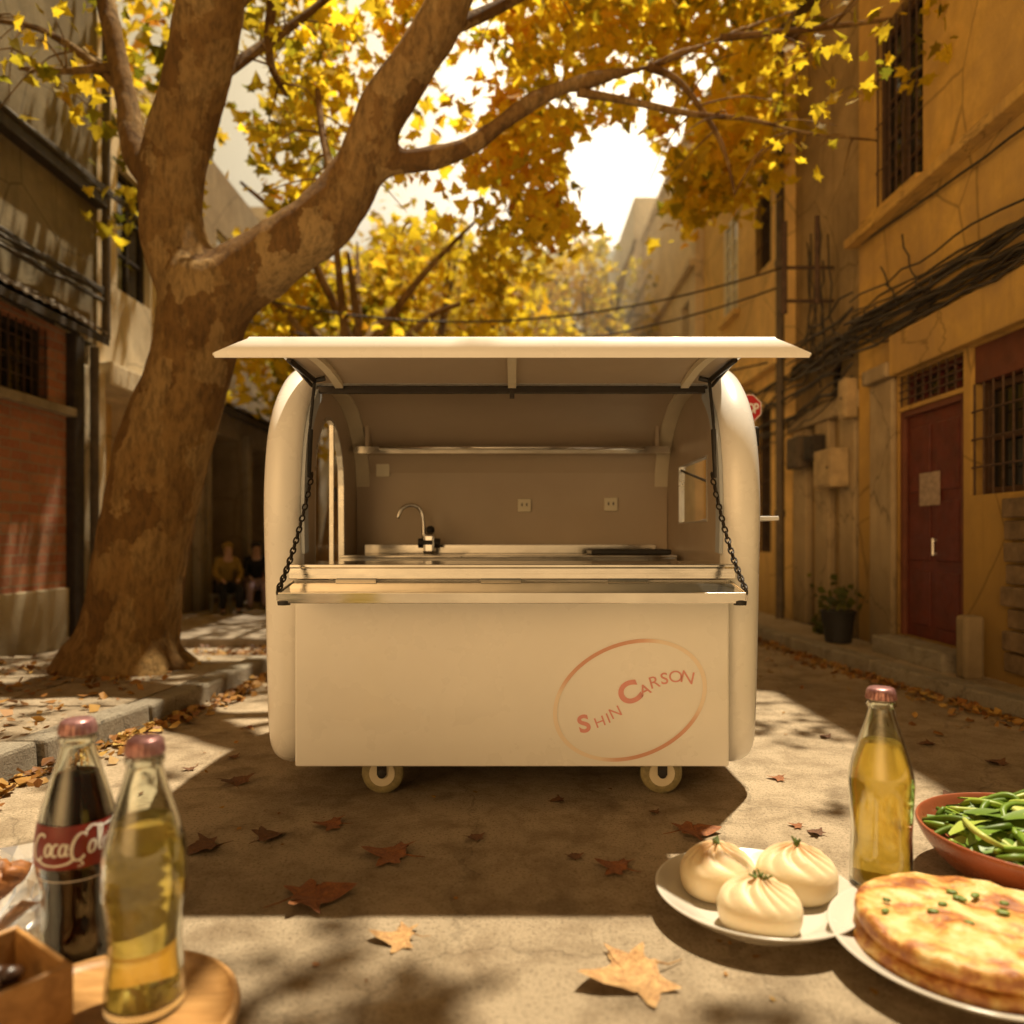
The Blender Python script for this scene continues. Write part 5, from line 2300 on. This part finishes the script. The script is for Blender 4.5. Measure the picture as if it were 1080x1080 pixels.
def greenmat():
    t = NT('stir_fried_greens')
    g = t.n('ShaderNodeNewGeometry')
    c = t.ramp(g.outputs['Random Per Island'], [(.1, (.06, .11, .01)), (.5, (.14, .23, .02)), (.8, (.27, .36, .04)), (1, (.42, .46, .11))])
    t.col(c)
    t.set(Roughness=.42)
    t.b.inputs['Specular IOR Level'].default_value = .3
    return t.m


go = gr.build('greens', greenmat(), None, smooth=True)
tag(go, 'heap of glossy stir fried green stems filling the terracotta bowl', 'greens')

# ------------------------------------------------------------------ plant pot by the right wall
pt = thing('potted_plant', 'small leafy plant in a black pot against the right wall', 'plant', (3.42, 7.95, .115))
MB().lathe([(.11, 0), (.13, .005), (.17, .30), (.18, .33), (.165, .335), (.155, .30), (.02, .29)], 24, (3.42, 7.95, .115)).build('pot', M['pot'], pt, smooth=40)
lf = MB()
rq = random.Random(8)
for i in range(50):
    a = rq.uniform(0, 6.28)
    c = Vector((3.42 + rq.gauss(0, .13), 7.95 + rq.gauss(0, .13), .115 + .36 + abs(rq.gauss(0, .12))))
    small_leaf(lf, c, rq.uniform(.05, .11), rand_n(rq, .5), a, rq)
M['weed'] = leafmat('dark_weed_leaves', [(0.1, (0.03, 0.045, 0.008)), (0.6, (0.08, 0.10, 0.015)), (1.0, (0.16, 0.15, 0.02))], .3)
lf.build('foliage', M['weed'], pt, recalc=False)
wd_ = MB()
for i in range(110):
    c = Vector((3.62 + rq.gauss(0, .06), rq.gauss(8.75, .12), .12 + abs(rq.gauss(0, .10))))
    small_leaf(wd_, c, rq.uniform(.05, .1), rand_n(rq, .3), rq.uniform(0, 6), rq)
tag(wd_.build('weed_clump', M['weed'], recalc=False), 'green weeds growing at the foot of the stained wall', 'weeds')

# ------------------------------------------------------------------ two people sitting by the old shop


def skin_mesh(name, verts, edges, radii, root=0, sub=2):
    me = bpy.data.meshes.new(name)
    me.from_pydata([tuple(v) for v in verts], edges, [])
    o = bpy.data.objects.new(name, me)
    C.objects.link(o)
    o.modifiers.new('skin', 'SKIN')
    sv = me.skin_vertices[0].data
    for i, r in enumerate(radii):
        sv[i].radius = r if hasattr(r, '__len__') else (r, r)
        sv[i].use_root = (i == root)
    s = o.modifiers.new('sub', 'SUBSURF')
    s.levels = sub
    s.render_levels = sub
    dg = bpy.context.evaluated_depsgraph_get()
    m2 = bpy.data.meshes.new_from_object(o.evaluated_get(dg))
    bpy.data.objects.remove(o)
    m2.name = name
    return m2


def sitter(loc, rz, top_m, leg_m, hair_m, label, lean=.12):
    t = thing('person', label, 'person', loc, 'people sitting on the left side')
    t.rotation_euler = (0, 0, rz)
    t.scale = (.80, .80, .80)

    def put(name, me, m):
        o = link(name, me, m, None, True)
        o.parent = t
        return o
    # local frame: faces -Y, seat height .45
    pel = Vector((0, 0, .52))
    V = [pel, Vector((0, -.03, .68)), Vector((0, -.07 - lean * .4, .85)), Vector((0, -.08 - lean * .7, 1.00)), Vector((0, -.10 - lean, 1.08)), Vector((0, -.12 - lean, 1.18)), Vector((0, -.13 - lean, 1.27))]
    E = [(i, i + 1) for i in range(6)]
    Rr = [(.14, .11), (.125, .095), (.145, .10), (.12, .085), (.055, .055), (.085, .095), (.07, .08)]
    for s in (-1, 1):
        b0 = len(V)
        V += [Vector((s * .17, -.08 - lean * .7, .99)), Vector((s * .23, -.12 - lean, .76)), Vector((s * .13, -.34 - lean * .5, .64)), Vector((s * .10, -.42 - lean * .4, .60))]
        E += [(3, b0), (b0, b0 + 1), (b0 + 1, b0 + 2), (b0 + 2, b0 + 3)]
        Rr += [.055, .042, .03, .026]
        b1_ = len(V)
        V += [Vector((s * .10, -.02, .50)), Vector((s * .14, -.44, .50)), Vector((s * .14, -.42, .10)), Vector((s * .14, -.44, .045)), Vector((s * .15, -.58, .03))]
        E += [(0, b1_), (b1_, b1_ + 1), (b1_ + 1, b1_ + 2), (b1_ + 2, b1_ + 3), (b1_ + 3, b1_ + 4)]
        Rr += [.085, .06, .04, .04, .03]
    put('body', skin_mesh('body', V, E, Rr), M['skin'])
    hc = V[5] + Vector((0, .012, .045))
    put('hair', MB().lathe([(.02, -.05), (.088, -.03), (.102, .03), (.095, .08), (.06, .118), (.01, .13)], 20, hc + Vector((0, .018, 0)), lambda r, z, a: (r * (1 if sin(a) > -.5 or z > .05 else .7), z)).mesh('hair'), hair_m)
    fm = MB()
    for s in (-1, 1):
        fm.lathe([(.003, -.008), (.010, 0), (.003, .008)], 8, V[5] + Vector((s * .035, -.098, .02)))
    put('eyes', fm.mesh('eyes'), M['hair'])
    fm = MB().lathe([(.004, -.03), (.016, -.02), (.009, .02), (.002, .03)], 8, V[5] + Vector((0, -.105, -.005)))
    put('nose', fm.mesh('nose'), M['skin'])
    # jacket
    jv, je, jr = [pel + Vector((0, 0, .02))] + V[1:4] + [V[4] + Vector((0, .01, -.035))], [(0, 1), (1, 2), (2, 3), (3, 4)], [(.165, .135), (.15, .12), (.165, .12), (.14, .10), (.07, .07)]
    for s in (-1, 1):
        b0 = len(jv)
        jv += [Vector((s * .17, -.08 - lean * .7, .995)), Vector((s * .235, -.12 - lean, .76)), Vector((s * .135, -.33 - lean * .5, .645))]
        je += [(3, b0), (b0, b0 + 1), (b0 + 1, b0 + 2)]
        jr += [.07, .058, .045]
    put('jacket', skin_mesh('jacket', jv, je, jr), top_m)
    tv, te, trr = [pel - Vector((0, 0, .02))], [], [(.16, .125)]
    for s in (-1, 1):
        b0 = len(tv)
        tv += [Vector((s * .10, -.04, .50)), Vector((s * .145, -.45, .50)), Vector((s * .14, -.43, .11))]
        te += [(0, b0), (b0, b0 + 1), (b0 + 1, b0 + 2)]
        trr += [.10, .078, .06]
    put('trousers', skin_mesh('trousers', tv, te, trr), leg_m)
    sh = MB()
    for s in (-1, 1):
        for k_, (yy, r_) in enumerate(((-.42, .045), (-.50, .048), (-.60, .035))):
            pass
        sh.tube([(s * .145, -.40, .045), (s * .147, -.50, .042), (s * .15, -.62, .030)], [.048, .05, .03], 10)
    put('shoes', sh.mesh('shoes'), M['black'])
    return t


def stool(loc, label, m):
    t = thing('stool', label, 'stool', loc)
    a = Vector(loc)
    MB().box(a.x - .17, a.x + .17, a.y - .17, a.y + .17, a.z + .24, a.z + .275).build('seat', m, t, bevel=.01)
    for sx_ in (-1, 1):
        for sy_ in (-1, 1):
            MB().tube([(a.x + sx_ * .15, a.y + sy_ * .15, a.z), (a.x + sx_ * .12, a.y + sy_ * .12, a.z + .24)], .018, 6).build('leg', m, t)


stool((-4.28, 11.3, .105), 'low grey stool under the person in the mustard jacket', M['plasticgrey'])
sitter((-4.28, 11.3, .075), radians(35), M['mustard'], M['darkcloth'], M['mustard'], 'seated person in mustard hood and jacket with black trousers by the dark shop')
stool((-4.10, 12.1, .105), 'low dark stool under the person in lilac trousers', M['darkwood'])
sitter((-4.10, 12.1, .075), radians(25), M['darkcloth'], M['lilac'], M['hair'], 'seated person in dark top and lilac trousers behind the mustard jacket')
cr_ = MB()
for (y, z) in ((13.0, .105), (13.0, .42)):
    cr_.box(-4.45, -3.95, y, y + .4, z, z + .30)
cr1 = MB().box(-4.45, -3.95, 13.0, 13.4, .105, .42).build('crate', M['darkwood'], None, bevel=.01)
tag(cr1, 'dark wooden crate on the forecourt behind the seated people', 'crate')
cr2 = MB().lathe([(.10, 0), (.17, .02), (.19, .10), (.13, .17), (.03, .19)], 16, (-4.2, 13.2, .421), lambda r, z, a: (r * (1 + .12 * sin(3 * a)), z)).build('bundle', M['redcloth'], None, smooth=True)
tag(cr2, 'red cloth bundle on top of the dark crate', 'bundle')
